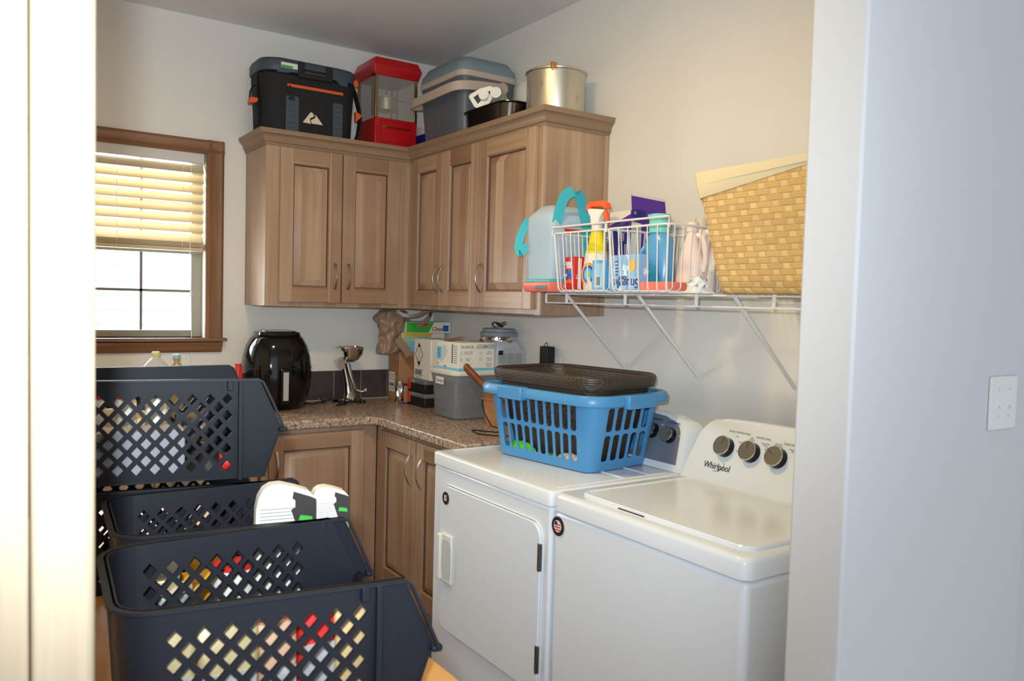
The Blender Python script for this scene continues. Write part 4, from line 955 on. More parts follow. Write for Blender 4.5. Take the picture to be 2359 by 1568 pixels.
# foil snack
t = thing('snack_packet', 'crumpled foil snack packet with purple edges beside the brown box', 'packet', (-.335, -.275, ZC))
rnd = random.Random(5)
MB().loft([[(.018*cos(2*pi*k/14)*(1+rnd.uniform(-.3, .3)), .022*sin(2*pi*k/14)*(1+rnd.uniform(-.3, .3)), z) for k in range(14)] for z in (0, .02, .04, .06, .08, .10, .118)]).build('foil', FOIL, t, ang=20)
MB().box(.018, .055, -.015, .02, .0, .095).build('wrapper', clear('tan_wrapper', (170, 130, 96), .9, .2), t, bev=.004)
MB().box(.016, .06, -.017, .022, .094, .102).box(.016, .06, -.017, .022, 0, .007).build('purple_band', mat('deep_purple', (66, 40, 92), .4), t)
# organisers
for k, z in enumerate((ZC, ZC+.0685)):
    t = thing('parts_organizer', ('lower', 'upper')[k]+' black parts organizer with red latch and clear lid, beside the tote', 'organizer', (-.215, -.385, z), 0, 'black organizers with red latches')
    MB().box(-.082, .07, -.095, .095, 0, .046).build('tray', BLACKM, t, bev=.005)
    MB().box(-.085, .072, -.098, .098, .046, .068).build('clear_lid', clear('organizer_lid', (150, 156, 160), .55), t, bev=.004)
    MB().box(-.091, -.082, .055, .077, .014, .064).build('latch', REDC, t, bev=.002)
# diamond carton
t = thing('carton', 'white carton with a black diamond mark standing on the organizers', 'box', (-.215, -.432, ZC+.1375))
MB().box(-.075, .06, -.09, .09, 0, .205).build('box', CARDW, t, bev=.004)
fz = lambda u, v, o: (-.0754-o, u, v)
cy_ = .034
MB().panel([(cy_, .185), (cy_-.042, .125), (cy_, .065), (cy_+.042, .125)], [[(cy_, .178), (cy_-.038, .125), (cy_, .072), (cy_+.038, .125)]], fz, .0004).build('diamond_outline', INK, t)
MB().panel([(cy_, .185), (cy_-.015, .163), (cy_+.015, .163)], [], fz, .0004).panel([(cy_, .065), (cy_+.017, .09), (cy_-.017, .09)], [], fz, .0004).build('diamond_tips', INK, t)
text('lettering', 'hazardous', .015, mat('pink_stamp', (206, 120, 116), .6), t, (-.0759, cy_, .125), '-x', rotz=1.35)
b = MB()
for k in range(5): b.panel(rect(.062-k*.014, .070-k*.014, .024, .044), [], fz, .0004)
b.panel(rect(-.01, .075, .046, .049), [], fz, .0004).panel(rect(-.01, .075, .020, .022), [], fz, .0004); b.build('printed_marks', INK, t)
text('lettering', 'NET 12.5 LBS', .010, GINK, t, (-.0759, .035, .010), '-x')
# storage tote
t = thing('storage_tote', 'frosted gray storage tote with a white lid and paper label, on the counter', 'storage tote', (-.205, -.795, ZC))
L0 = [rr(0, 0, .31, .205, .028, 0, 6), rr(0, 0, .32, .215, .03, .006, 6), rr(0, 0, .336, .232, .032, .165, 6), rr(0, 0, .342, .238, .032, .167, 6), rr(0, 0, .350, .246, .034, .205, 6)]
L1 = [rr(0, 0, .346, .242, .034, .205, 6), rr(0, 0, .333, .229, .032, .165, 6), rr(0, 0, .316, .211, .03, .009, 6)]
MB().loft(L0+L1).build('tub', TOTE, t, ang=60)
MB().loft([rr(0, 0, .362, .260, .036, .202, 6), rr(0, 0, .368, .266, .04, .206, 6), rr(0, 0, .368, .266, .04, .222, 6), rr(0, 0, .35, .25, .036, .2255, 6), rr(0, 0, .34, .24, .03, .2255, 6)]).build('lid', TOTEL, t, ang=50)
lb = MB().panel(rect(-.02, .055, .155, .188), [], lambda u, v, o: (-.1735-o-.001, u, v), .0006).build('paper_label', CARDW, t)
text('lettering', 'Clamps', .021, INK, lb, (-.1753, .018, .171), '-x')
for (nm, lbl, m_, p0, p1, r) in (('clamp', 'red clamp bar inside the storage tote', REDC, (-.315, -.865, 1.02), (-.20, -.88, 1.025), .006), ('clamp', 'dark gray clamp lying inside the storage tote', mat('clamp_gray', (60, 60, 64), .5), (-.33, -.74, .945), (-.12, -.86, .955), .018), ('clamp', 'pale gray clamp handle near the front of the storage tote', GRAYP, (-.335, -.80, .95), (-.335, -.775, 1.02), .006)):
    o = thing(nm, lbl, 'clamp', p0); v = Vector(p1)-Vector(p0)
    MB().tube([(0, 0, 0), v*.5+Vector((0, 0, .004)), v], [r, r*.8, r], 8).build('bar', m_, o); MB().loft([circ(0, 0, r*1.8, -.005, 10), circ(0, 0, r*1.8, .012, 10)]).build('jaw', m_, o)
ZL = ZC+.226
# bulb box
t = thing('light_bulb_box', 'white sixteen-pack light bulb box with a blue stripe on the tote lid', 'box', (-.272, -.822, ZL), radians(1))
w_, d_, h = .190, .200, .125
b = MB().box(-w_/2, w_/2, -d_/2, d_/2, 0, h).build('box', CARDW, t, bev=.001)
fx = lambda u, v, o: (-w_/2-.0004-o, u, v); fy = lambda u, v, o: (u, -d_/2-.0004-o, v)
MB().panel(rect(-w_/2, w_/2, .0, .011), [], fy, .0004).panel(rect(-d_/2, d_/2, 0, .010), [], fx, .0004).build('blue_stripe', CYAN, t)
MB().panel(rect(-d_/2+.155, d_/2-.005, .04, .10), [], fx, .0004).build('blue_panel', CYAN, t)
MB().panel(rect(-.045, -.038, .03, .115), [], fx, .0004).panel(rect(.01, .03, .012, .016), [], fx, .0004).build('dark_bar', INK, t)
MB().panel([(.028+.024*cos(a), .08+.028*sin(a)) for a in [k*pi/10-.6 for k in range(15)]]+[(.048, .035), (.058, .03), (.06, .042)], [], fx, .0008).build('bulb_picture', mat('bulb_gray', (196, 200, 200), .5), t)
MB().panel([(.085+.009*cos(a*pi/6), .022+.009*sin(a*pi/6)) for a in range(12)], [], fx, .0008).build('orange_dot', mat('orange_dot', (236, 160, 50), .5), t)
MB().panel([(-.01, h-.028), (w_/2, h-.028), (w_/2, h-.008), (.0, h-.008)], [], fy, .0004).build('gray_banner', mat('banner_gray', (182, 182, 180), .5), t)
text('lettering', '16-PACK', .018, GINK, t, (-.052, -d_/2-.0006, h-.020), '-y', bold=.0003)
text('lettering', '60w', .012, INK, t, (.045, -d_/2-.001, h-.018), '-y')
for x, z, s in ((-.045, .080, 'easy to install\nstandard base'), (.065, .080, '60w\nequivalent'), (-.045, .050, 'great for\noffices'), (.065, .050, '22% save\nenergy'), (-.045, .024, 'ideal for\nhomes'), (.065, .024, '5,000 hour\nlifespan')):
    text('lettering', s, .0078, GINK, t, (x, -d_/2-.0006, z), '-y')
for x in (-.083, .02):
    for z in (.078, .05): MB().panel([(x+.006*cos(a*pi/5), z+.008*sin(a*pi/5)) for a in range(10)], [[(x+.0045*cos(a*pi/5), z+.0065*sin(a*pi/5)) for a in range(10)]], fy, .0003).build('icon', GINK, t)
for k in range(9): MB().panel(rect(-.085, -.052, .108-k*.0095, .111-k*.0095), [], fx, .0003).build('small_print', GINK, t)
for k in range(5): MB().panel(rect(.065, .09, .052+k*.009, .055+k*.009), [], lambda u, v, o: fx(u, v, .0005+o), .0003).build('panel_print', DBLUE, t)
MB().add([(-w_/2, -d_/2+.11, h+.001), (-w_/2+.09, d_/2-.04, h+.008), (.06, d_/2, h+.018), (-.06, d_/2+.01, h+.005)], [(0, 1, 2, 3)]).build('loose_flap', CARD, t)
# big jar with foil
t = thing('storage_jar', 'large translucent jar with gray lid and crumpled foil collar on the tote lid', 'jar', (-.092, -.825, ZL), 0)
MB().loft([rr(0, 0, .150, .19, .03, 0, 6), rr(0, 0, .158, .20, .035, .008, 6), rr(0, 0, .158, .20, .035, .10, 6), rr(0, 0, .15, .19, .05, .125, 6), rr(0, 0, .12, .13, .055, .14, 6)]).build('jar_body', JAR, t, ang=60)
MB().panel([(-.07, .02), (.075, .02), (.075, .085), (.03, .105), (-.03, .10), (-.07, .075)], [], lambda u, v, o: (u, -.1003-o, v), .0006).build('printed_label', mat('label_pale', (180, 182, 182), .6), t)
b = MB()
for k in range(3): b.panel(rect(-.062+k*.045, -.024+k*.045, .026, .075), [], lambda u, v, o: (u, -.1011-o, v), .0003)
b.build('label_columns', mat('label_text_gray', (158, 160, 160), .6), t)
MB().panel(rect(-.066, -.04, .068, .088), [], lambda u, v, o: (u, -.1016-o, v), .0003).build('label_mark', INK, t)
rnd = random.Random(9); lp = []
for z, r in ((.115, .088), (.122, .093), (.135, .088), (.148, .086), (.155, .078)): lp.append([(r*cos(2*pi*k/40)*(1+rnd.uniform(-.06, .06)), r*sin(2*pi*k/40)*(1+rnd.uniform(-.06, .06)), z+rnd.uniform(-.005, .005)) for k in range(40)])
MB().loft(lp).build('foil_collar', FOIL, t, ang=10)
MB().lathe([(.086, .150), (.088, .153), (.088, .168), (.082, .170), (.078, .172), (.078, .184), (.072, .187), (.066, .187), (.066, .180)], n=36).build('lid', GLID, t, ang=50)
t = thing('hose_clamp', 'small metal clamp with black grip lying on the jar lid', 'clamp', (-.10, -.812, ZL+.1885))
MB().tube([(.022*cos(a), .01*sin(a), .014+.012*sin(a)) for a in [k*pi/7 for k in range(14)]], .0035, 7, True).build('ring', CHROME, t); MB().tube([(0, -.005, .02), (.03, -.012, .006)], .005, 8).build('grip', BLACKM, t)
MB().tube([(.01, .0, .012), (.06, .01, .022)], .009, 8).build('jaw', ALU, t)
# leather pouch + hammer
t = thing('tool_pouch', 'tan suede tool pouch on the counter beside the laundry basket', 'pouch', (-.245, -1.065, ZC), radians(12))
def pl(w_, d_, z, wob=0): return [(x+.003*sin(y*90+wob), y+.003*sin(x*80+wob), z+.004*sin(x*60+wob)) for x, y, _ in rr(0, 0, w_, d_, .018, 0, 5)]
MB().loft([pl(.075, .085, 0), pl(.085, .095, .03, 1), pl(.09, .10, .07, 2), pl(.10, .115, .105, 3), pl(.105, .12, .112, 3), pl(.098, .112, .108, 3), pl(.08, .09, .05, 3)]).build('front_pocket', LEATH, t, ang=70)
MB().loft([[(x+.02, y, z) for x, y, z in pl(.085, .11, .05, 4)], [(x+.02, y, z) for x, y, z in pl(.10, .125, .135, 5)], [(x+.02, y, z) for x, y, z in pl(.105, .13, .142, 5)], [(x+.02, y, z) for x, y, z in pl(.098, .122, .138, 5)], [(x+.02, y, z) for x, y, z in pl(.08, .1, .08, 5)]]).build('back_pocket', LEATH, t, ang=70)
MB().loft([[(x*.5+.045, y*.8, z) for x, y, z in pl(.085, .11, .1, 4)], [(x*.4+.05, y*.6, z) for x, y, z in pl(.085, .11, .18, 4)]]).build('belt_flap', LEATH, t, ang=70)
MB().tube([(p[0], p[1], p[2]+.001) for p in pl(.107, .122, .112, 3)], .003, 6, True).build('stitched_rim', LEATH, t)
t = thing('hammer', 'wooden hammer handle sticking up out of the suede tool pouch', 'hammer', (-.20, -1.06, ZC+.122))
MB().tube([(-.02, -.02, -.035), (-.055, .035, .012), (-.085, .085, .060), (-.125, .145, .120), (-.132, .157, .130)], [.011, .014, .0155, .0185, .017], 14).build('handle', HANDLE, t)
MB().box(-.06, .01, -.04, -.01, -.06, -.035).build('head', mat('hammer_steel', (90, 88, 86), .4, 1), t, bev=.004)
o = MB().tube([(-.30, -1.03, ZC+.115), (-.318, -1.05, ZC+.09), (-.325, -1.09, ZC+.05), (-.33, -1.15, ZC+.01), (-.33, -1.24, ZC+.005), (-.38, -1.27, ZC+.004), (-.44, -1.17, ZC+.004), (-.452, -1.20, ZC+.004), (-.47, -1.27, ZC+.004), (-.43, -1.34, ZC+.004), (-.38, -1.37, ZC+.004)], .0028, 7)
tag(o.build('cable', RUBBER), 'thin black cord looped on the worktop below the tool pouch', 'cord')

# ================================================================= ON TOP OF THE UPPER CABINETS
ZU = 2.1585
# black soft cooler
t = thing('soft_cooler', 'black soft-sided cooler with orange zip on top of the left cabinet', 'cooler', (-.835, -.185, ZU))
lp = [rr(0, 0, .40, .235, .06, 0, 7), rr(0, 0, .425, .25, .065, .01, 7), rr(0, 0, .435, .26, .07, .15, 7), rr(0, 0, .455, .262, .075, .27, 7), rr(0, 0, .46, .265, .08, .31, 7)]
bo = MB().loft(lp).build('body', FABB, t, ang=60)
b = MB().loft([rr(0, 0, .468, .272, .08, .322, 7), rr(0, 0, .474, .278, .085, .33, 7), rr(0, 0, .474, .278, .085, .362, 7), rr(0, 0, .46, .265, .08, .378, 7), rr(0, 0, .40, .21, .07, .388, 7)]); b.build('lid', SLATE, t, ang=50)
# lower edge of slate band: panels at the corners of the front
MB().panel([(-.17, .322), (-.17, .312), (-.115, .315), (-.10, .325)], [], lambda u, v, o: (u, -.133-o, v), .003).panel([(.17, .322), (.17, .30), (.14, .30), (.12, .315), (.10, .325)], [], lambda u, v, o: (u, -.133-o, v), .003).build('band_edge', SLATE, t)
MB().box(-.075, .09, -.153, -.137, .302, .326).box(-.075, -.045, -.153, -.137, .32, .372).box(.06, .09, -.153, -.137, .32, .372).box(-.045, .06, -.146, -.137, .335, .345).build('front_latch', BLACKM, t, bev=.004)
for z_ in (0,): MB().panel(rrect(-.122, .15, -.0065, .0065, .006, 3), [], lambda u, v, o: (u, -.1345-o, .262-.02*u*0+v), .002).build('orange_zip', ORANGE, t)
MB().tube([(-.11, -.139, .262), (-.115, -.141, .235), (-.10, -.141, .21)], .0022, 6).tube([(-.11, -.139, .262), (-.098, -.141, .235), (-.10, -.141, .21)], .0022, 6).box(-.113, -.089, -.144, -.138, .196, .21).build('zip_pull', BLACKM, t)
for xc_ in (-.095, .125):
    w2 = .03 if xc_ < 0 else .024
    p = MB().panel(rrect(xc_-w2, xc_+w2, .055, .215, .007, 3), [], lambda u, v, o: (u, -.1305-.02*0-o, v), .002).build('molle_panel', SLATE, t)
    b = MB()
    for k in range(6): b.box(xc_-w2*.62, xc_+w2*.62, -.1337, -.1324, .07+k*.0255, .0715+k*.0255)
    b.build('panel_slits', INK, p)
fy = lambda u, v, o: (u, -.131-o, v)
MB().panel([(-.045, .103), (-.01, .152), (-.004, .155), (.004, .150), (.008, .143), (.006, .135), (-.008, .128), (-.012, .120), (-.006, .101)], [], fy, .002).panel([(.011, .145), (.018, .143), (.022, .139), (.052, .103), (-.001, .103), (-.006, .113), (-.006, .119), (.005, .125), (.015, .132), (.015, .14)], [], fy, .002).build('mountain_emblem', CREAM, t)
MB().panel(rect(-.152, -.050, .336, .360), [], lambda u, v, o: (u, -.1392-o, v), .0008).build('care_label', CARDW, t)
MB().panel(rect(-.151, -.098, .337, .347), [], lambda u, v, o: (u, -.1401-o, v), .0006).build('green_label', mat('label_green2', (40, 160, 70), .5), t)
MB().strip([(-.228, -.03, .32), (-.236, -.03, .30), (-.238, -.03, .22), (-.236, -.03, .15), (-.228, -.03, .08)], (0, 1, 0), .05, .003).build('side_strap', FABB, t)
MB().tube([(-.236, -.05, .26), (-.258, -.06, .245), (-.268, -.06, .22), (-.27, -.06, .195), (-.255, -.055, .185)], .004, 6).build('strap_loop', BLACKM, t)
MB().prism([(-.275, .165), (-.24, .175), (-.235, .195), (-.27, .195)], 'y', -.08, -.04).build('orange_buckle', ORANGE, t, bev=.003)
MB().strip([(.232, -.04, .33), (.246, -.05, .29), (.262, -.06, .22), (.268, -.06, .16), (.262, -.055, .10), (.245, -.05, .05)], (0, 1, 0), .04, .003).build('shoulder_strap', FABB, t)
MB().prism([(.235, .15), (.268, .185), (.240, .20), (.232, .20)], 'y', -.095, -.07).build('orange_tab', ORANGE, t, bev=.002)
MB().panel([(.228+.012*cos(a*pi/6), .325+.018*sin(a*pi/6)) for a in range(12)], [], lambda u, v, o: (u-.012, -.115-o-.012, v), .003).build('orange_button', ORANGE, t)
# popcorn machine
t = thing('popcorn_machine', 'red tabletop popcorn machine with clear panes on the corner cabinet', 'popcorn machine', (-.385, -.165, ZU))
px, py = .115, .113
b = MB()
for sx in (-1, 1):
    for sy in (-1, 1): b.box(sx*px-.012*(sx+1)/2*2+.0 if False else (sx*px-.022 if sx > 0 else -px), (px if sx > 0 else -px+.022), (sy*py-.02 if sy > 0 else -py), (py if sy > 0 else -py+.02), 0, .065)
b.build('feet', RED, t)
base_ = MB().box(-px, px, -py, py, .062, .195).build('base', RED, t, bev=.003)
MB().panel(rect(-.085, .085, .078, .18), [rect(-.083, .083, .08, .178)], lambda u, v, o: (u, -py-.0003-o, v), .001).build('drawer_outline', mat('red_shadowline', (120, 12, 16), .5), base_)
dr_ = MB().tube([(-.062, -py-.012, .150), (.075, -py-.012, .150)], .0032, 8); dr_.tube([(-.056, -py, .150), (-.056, -py-.012, .150)], .003, 6).tube([(.069, -py, .150), (.069, -py-.012, .150)], .003, 6).box(-.078, -.060, -py-.003, -py, .145, .155); dr_.build('drawer_handle', BRASS, t)
b = MB()
for x in (-px+.006, -px+.02, px-.006):
    for z in (.188, .174): MB().box(x-.0016, x+.0016, -py-.002, -py, z-.0016, z+.0016).build('rivet', CHROME, t)
pass
b = MB()
for sx in (-1, 1):
    for sy in (-1, 1): x, y = sx*(px-.007), sy*(py-.007); MB().box(x-.0065, x+.0065, y-.0065, y+.0065, .195, .405).build('brass_post', BRASS, t, bev=.001)
MB().box(-px+.012, px-.012, -py+.004, -py+.006, .195, .405).build('front_pane', PLEX, t); MB().box(-px+.004, -px+.006, -py+.012, py-.012, .195, .405).build('side_pane', PLEX, t); MB().box(px-.006, px-.004, -py+.012, py-.012, .195, .405).build('side_pane', PLEX, t)
MB().box(-px+.012, px-.012, py-.006, py-.004, .195, .405).build('rear_pane', PLEX, t)
MB().lathe([(.048, .255), (.052, .257), (.052, .315), (.056, .318), (.056, .321), (.05, .321)], -.005, 0, 28).build('kettle', ALU, t)
MB().tube([(-.005, 0, .32), (-.005, 0, .405)], .004, 8).tube([(-.07, .02, .23), (-.07, .02, .40)], .008, 8).tube([(-.06, 0, .31), (.075, -.03, .31)], .003, 6).tube([(.05, .05, .20), (.05, .05, .40)], .006, 8).box(-.045, .06, -.03, .04, .375, .405).build('kettle_hanger', mat('dark_bracket', (64, 50, 44), .4, .5), t)
MB().loft([rr(0, 0, .236, .232, .004, .402), rr(0, 0, .262, .258, .004, .445), rr(0, 0, .262, .258, .004, .450), rr(0, 0, .232, .228, .004, .488)]).build('roof', RED, t, bev=.002)
MB().lathe([(.009, 0), (.011, .004), (.008, .010), (.002, .012)], -px-.01, -.10, 12).build('roof_knob', BLACKM, t).location[2] = .395
# small blue box behind
t = thing('lunch_cooler', 'blue and white box behind the popcorn machine on the corner cabinet', 'box', (-.13, -.225, ZU))
MB().box(-.10, .08, -.09, .06, 0, .145).build('box', mat('deep_blue', (28, 34, 128), .4), t, bev=.004)
MB().box(-.102, .082, -.092, .062, .145, .185).build('lid', WHITE2, t, bev=.004)
MB().tube([(-.10, -.05, .186), (-.08, -.07, .215), (.03, -.07, .26)], .003, 6).build('bail_handle', WHITE2, t)
# gray hard cooler
t = thing('hard_cooler', 'gray hard plastic cooler with taupe handle on the right cabinet run', 'cooler', (-.165, -.60, ZU))
b = MB().loft([rr(0, 0, .26, .36, .04, 0, 7), rr(0, 0, .27, .37, .045, .01, 7), rr(0, 0, .30, .41, .045, .24, 7), rr(0, 0, .305, .42, .045, .325, 7)]); b.build('body', GRAYP, t, ang=60)
MB().loft([rr(0, 0, .318, .432, .05, .318, 7), rr(0, 0, .322, .436, .05, .345, 7)]).build('lid_band', TAUPE, t, bev=.003)
MB().loft([rr(0, 0, .316, .43, .05, .345, 7), rr(0, 0, .312, .426, .05, .372, 7), rr(.0, 0, .27, .37, .05, .412, 7), rr(0, 0, .20, .30, .05, .422, 7)]).build('domed_lid', BLUEG, t, ang=60)
hp = smooth([(.06, -.224, .285), (-.04, -.228, .278), (-.12, -.228, .270), (-.168, -.218, .264), (-.190, -.185, .260), (-.198, -.10, .255), (-.200, .10, .250), (-.195, .195, .250), (-.168, .228, .252), (-.04, .230, .270), (.06, .224, .285)])
MB().strip(hp, (0, 0, 1), .042, .006).build('carry_handle', TAUPE, t, bev=.003)
MB().panel([(.06+.027*cos(a*pi/8), .285+.027*sin(a*pi/8)) for a in range(16)], [], lambda u, v, o: (u, -.214-o, v), .016).build('handle_pivot', TAUPE, t, bev=.002)
MB().panel(rect(-.06, .12, .10, .26), [rect(-.055, .115, .105, .255)], lambda u, v, o: (u, -.197-o-.02*v*0-(.0), v), .006).build('side_recess_frame', GRAYP, t, bev=.002)
MB().panel([(.03+.045*cos(a*pi/10), .15+.055*sin(a*pi/10)) for a in range(20)], [[(.03+.043*cos(a*pi/10), .15+.053*sin(a*pi/10)) for a in range(20)]], lambda u, v, o: (-.1455-.02*(v-.1)-o, u-.0, v), .001).build('moulded_oval', GRAYP, t)
# roasting pan + items
t = thing('roasting_pan', 'dark steel roasting pan on the right cabinet, left of the pot', 'pan', (-.240, -1.012, ZU))
lo1 = [rr(0, 0, .16, .32, .05, 0, 8), rr(0, 0, .18, .365, .065, .125, 8), rr(0, 0, .198, .385, .07, .128, 8), rr(0, 0, .198, .385, .07, .132, 8), rr(0, 0, .175, .36, .063, .130, 8), rr(0, 0, .155, .315, .05, .006, 8)]
MB().loft(lo1).build('pan_body', STEELD, t, ang=50)
t = thing('plastic_bottle', 'clear bottle with white cap lying on the roasting pan', 'bottle', (-.215, -1.01, ZU+.172), 0)
v0 = Vector((-.062, -.03, .016)); v1 = Vector((.04, .09, -.0))
MB().tube([v0, v0+(v1-v0)*.12, v0+(v1-v0)*.25, v1-(v1-v0)*.05, v1], [.020, .024, .040, .040, .030], 20).build('bottle_body', CLEARP, t); MB().tube([v0+(v0-v1).normalized()*.026, v0], .024, 20).build('cap', WHITE2, t)
t = thing('plastic_scoop', 'white plastic handled lid with a round button, at the front of the pan', 'scoop', (-.318, -.995, ZU+.178), radians(50))
MB().panel([(-.062, .0), (-.056, .012), (-.01, .038), (.03, .048), (.052, .040), (.056, .02), (.03, -.03), (-.02, -.048), (-.035, -.044)], [[(-.040, -.002), (-.005, .022), (.0, .0), (-.004, -.012), (-.02, -.03)], [(.03, .01), (.036, .026), (.024, .024)]], lambda u, v, o: (-o, -u, v), .008).build('frame', WHITE2, t, bev=.003)
MB().tube([(-.004, -.005, .002), (-.028, -.006, .004)], .021, 20).build('round_cap', WHITE2, t)
t = thing('glass_dome', 'clear domed plastic container between the pan and the pot', 'container', (-.17, -1.135, ZU+.095), 0)
MB().lathe([(.045, 0), (.056, .01), (.060, .06), (.058, .105), (.045, .135), (.015, .148)], 0, 0, 28).build('dome', clear('clear_dome', (222, 220, 214), .6, .12), t)
# pot
t = thing('stock_pot', 'worn aluminium pot on the right end of the upper cabinets', 'pot', (-.165, -1.318, ZU))
MB().lathe([(.108, 0), (.117, .004), (.120, .014), (.121, .225), (.127, .228), (.128, .233), (.124, .236), (.118, .234), (.118, .02), (.10, .012)], n=48).build('pot_body', ALU, t, ang=50)
MB().box(-.012, .012, -.008, .006, .220, .246).build('rim_clip', mat('copper_clip', (214, 150, 84), .3, .8), t, bev=.002).location = (-.085, -.095, 0)

# ================================================================= FOREGROUND
# table
t = thing('worktable', 'pale wood table the black crates stand on', 'table', (0, 0, 0))
MB().box(XL+.01, -1.573, -3.04, -1.75, .85, .8955).build('table_top', TABLEW, t, bev=.004)
for x in (XL+.06, -1.62):
    for y in (-2.98, -1.82): MB().box(x-.03, x+.03, y-.03, y+.03, 0, .85).build('leg', TABLEW, t, bev=.003)
# crates
CL, CW, CH, TPR = .298, .27, .195, .08   # straight length to the rib, width, height
def make_crate(label, x, y, z, rz):
    t = thing('stacking_crate', label, 'crate', (x, y, z), rz, 'black stacking crates')
    tp = .012; th = .0055
    def fs(sg):  # side wall: u = x, v = z
        return lambda u, v, o: (u, sg*(CW/2+TPR*(u-.045)-tp*(1-v/CH)-o), v)
    def dias(us, vs, du, dv):
        hs = []
        for j, v in enumerate(vs):
            for u in (us[0] if j % 2 == 0 else us[1]): hs.append([(u-du, v), (u, v-dv), (u+du, v), (u, v+dv)])
        return hs
    vs = [.156-.0161*j for j in range(9)]; U1 = [.062+.0312*i for i in range(8)]; U2 = [.062+.0156+.0312*i for i in range(7)]
    b = MB(); prof = [(.045, 0), (.352, 0), (.382, .098), (.337, CH), (.045, CH)]
    for s in (-1, 1): b.panel(prof, dias((U1, U2), vs, .0098, .0115), fs(s), th)
    V1 = [-.064+.032*i for i in range(5)]; V2 = [-.08+.032*i for i in range(6)]
    # rear wall
    fr = lambda u, v, o: (tp*(1-v/CH)*1.0+o, u*(1), v)
    b.panel([(-CW/2+.045, 0), (CW/2-.045, 0), (CW/2-.045, CH), (-CW/2+.045, CH)], dias((V1, V2), vs, .0098, .0115), fr, th)
    for s in (-1, 1):
        def fc(u, v, o, s=s):
            a = pi/2*u; r = .045-o; off = tp*(1-v/CH); return (.045-r*cos(a)+off*cos(a), s*(CW/2-.045+r*sin(a)-off*sin(a)), v)
        b.grid(fc, [i/5 for i in range(6)], [0, CH/2, CH], th)
    # floor and front wall
    b.prism([(.012, -CW/2+tp+.03), (.04, -CW/2+tp), (.354, -CW/2+tp-TPR*.309), (.354, CW/2-tp+TPR*.309), (.04, CW/2-tp), (.012, CW/2-tp-.03)], 'z', 0, .003)
    ff = lambda u, v, o: (.352+.03*v/.098-o, u, v); b.panel([(-CW/2+tp-.0245, 0), (CW/2-tp+.0245, 0), (CW/2-.006+.027, .098), (-CW/2+.006-.027, .098)], [], ff, th)
    body = b.build('body', CRATE, t, ang=30)
    # rim
    path = [(.43, .118)]
    b = MB(); pts = []
    pr0 = [(-CW/2, .431, .116), (-CW/2, .378, CH)]
    cross = lambda: None
    line = []
    for s in (-1,):
        pass
    left = [Vector((x_, -CW/2-TPR*(x_-.045), z_)) for x_, z_ in ((.388, .094), (.364, .150), (.346, CH-.006), (.336, CH), (.2, CH), (.045, CH))]
    arc = [Vector((.045-.045*sin(pi/2*k/6), -CW/2+.045-.045*cos(pi/2*k/6), CH)) for k in range(1, 7)]
    half = left+arc
    full = half+[Vector((p.x, -p.y, p.z)) for p in reversed(half)]
    lp = []
    for i, p in enumerate(full):
        t_ = (full[min(i+1, len(full)-1)]-full[max(i-1, 0)]).normalized(); out = Vector((0, -1, 0)) if p.y < -CW/2+.001 else (Vector((0, 1, 0)) if p.y > CW/2-.001 else Vector((p.x-.045, p.y-(CW/2-.045)*(1 if p.y > 0 else -1) if abs(p.y) > CW/2-.045 else 0, 0)).normalized())
        n_ = out.cross(t_).normalized()
        if n_.z < 0 and abs(n_.z) > .01: n_ = -n_
        lp.append([p-out*.003+n_*0, p+out*.008, p+out*.008-n_*.004, p+out*.0045-n_*.004, p+out*.0045-n_*.003, p-out*.003-n_*.003])
    b.loft(lp); b.build('rim', CRATE, t, ang=50)
    b = MB().box(.376, .392, -CW/2-.031, CW/2+.031, .090, .099).build('front_lip', CRATE, t, bev=.003)
    for s in (-1, 1):
        yy = s*(CW/2+TPR*.258)
        MB().box(.299, .307, min(yy-s*.001, yy+s*.008), max(yy-s*.001, yy+s*.008), .0, CH-.003).build('rib', CRATE, t, bev=.001)
        MB().box(.279, .289, min(yy-s*.003, yy+s*.007), max(yy-s*.003, yy+s*.007), CH-.022, CH-.004).build('latch_tab', CRATE, t, bev=.001)
    return t
RZ = radians(-9)
def crate_at(label, nx, ny, z, rz=RZ):
    """nx, ny: world position of the near-left rim corner"""
    off = Vector((0, -CW/2)); c, s = cos(rz), sin(rz)
    ox, oy = nx-(off.x*c-off.y*s), ny-(off.x*s+off.y*c); return make_crate(label, ox, oy, z, rz), (ox, oy, z, rz)
_, KA = crate_at('nearest black lattice crate on the table, beside the doorway', -2.036, -3.034, .896, radians(-4))
_, KB = crate_at('middle black lattice crate on the table, with white cartons standing in it', -1.992, -2.722, .896, radians(-4))
_, KD = crate_at('lower crate of the far stack, mostly hidden on the table', -2.030, -2.400, .896, radians(-5))
_, KC = crate_at('upper crate of the far stack, topmost black crate', -2.040, -2.402, 1.0985, radians(-5))
MB()
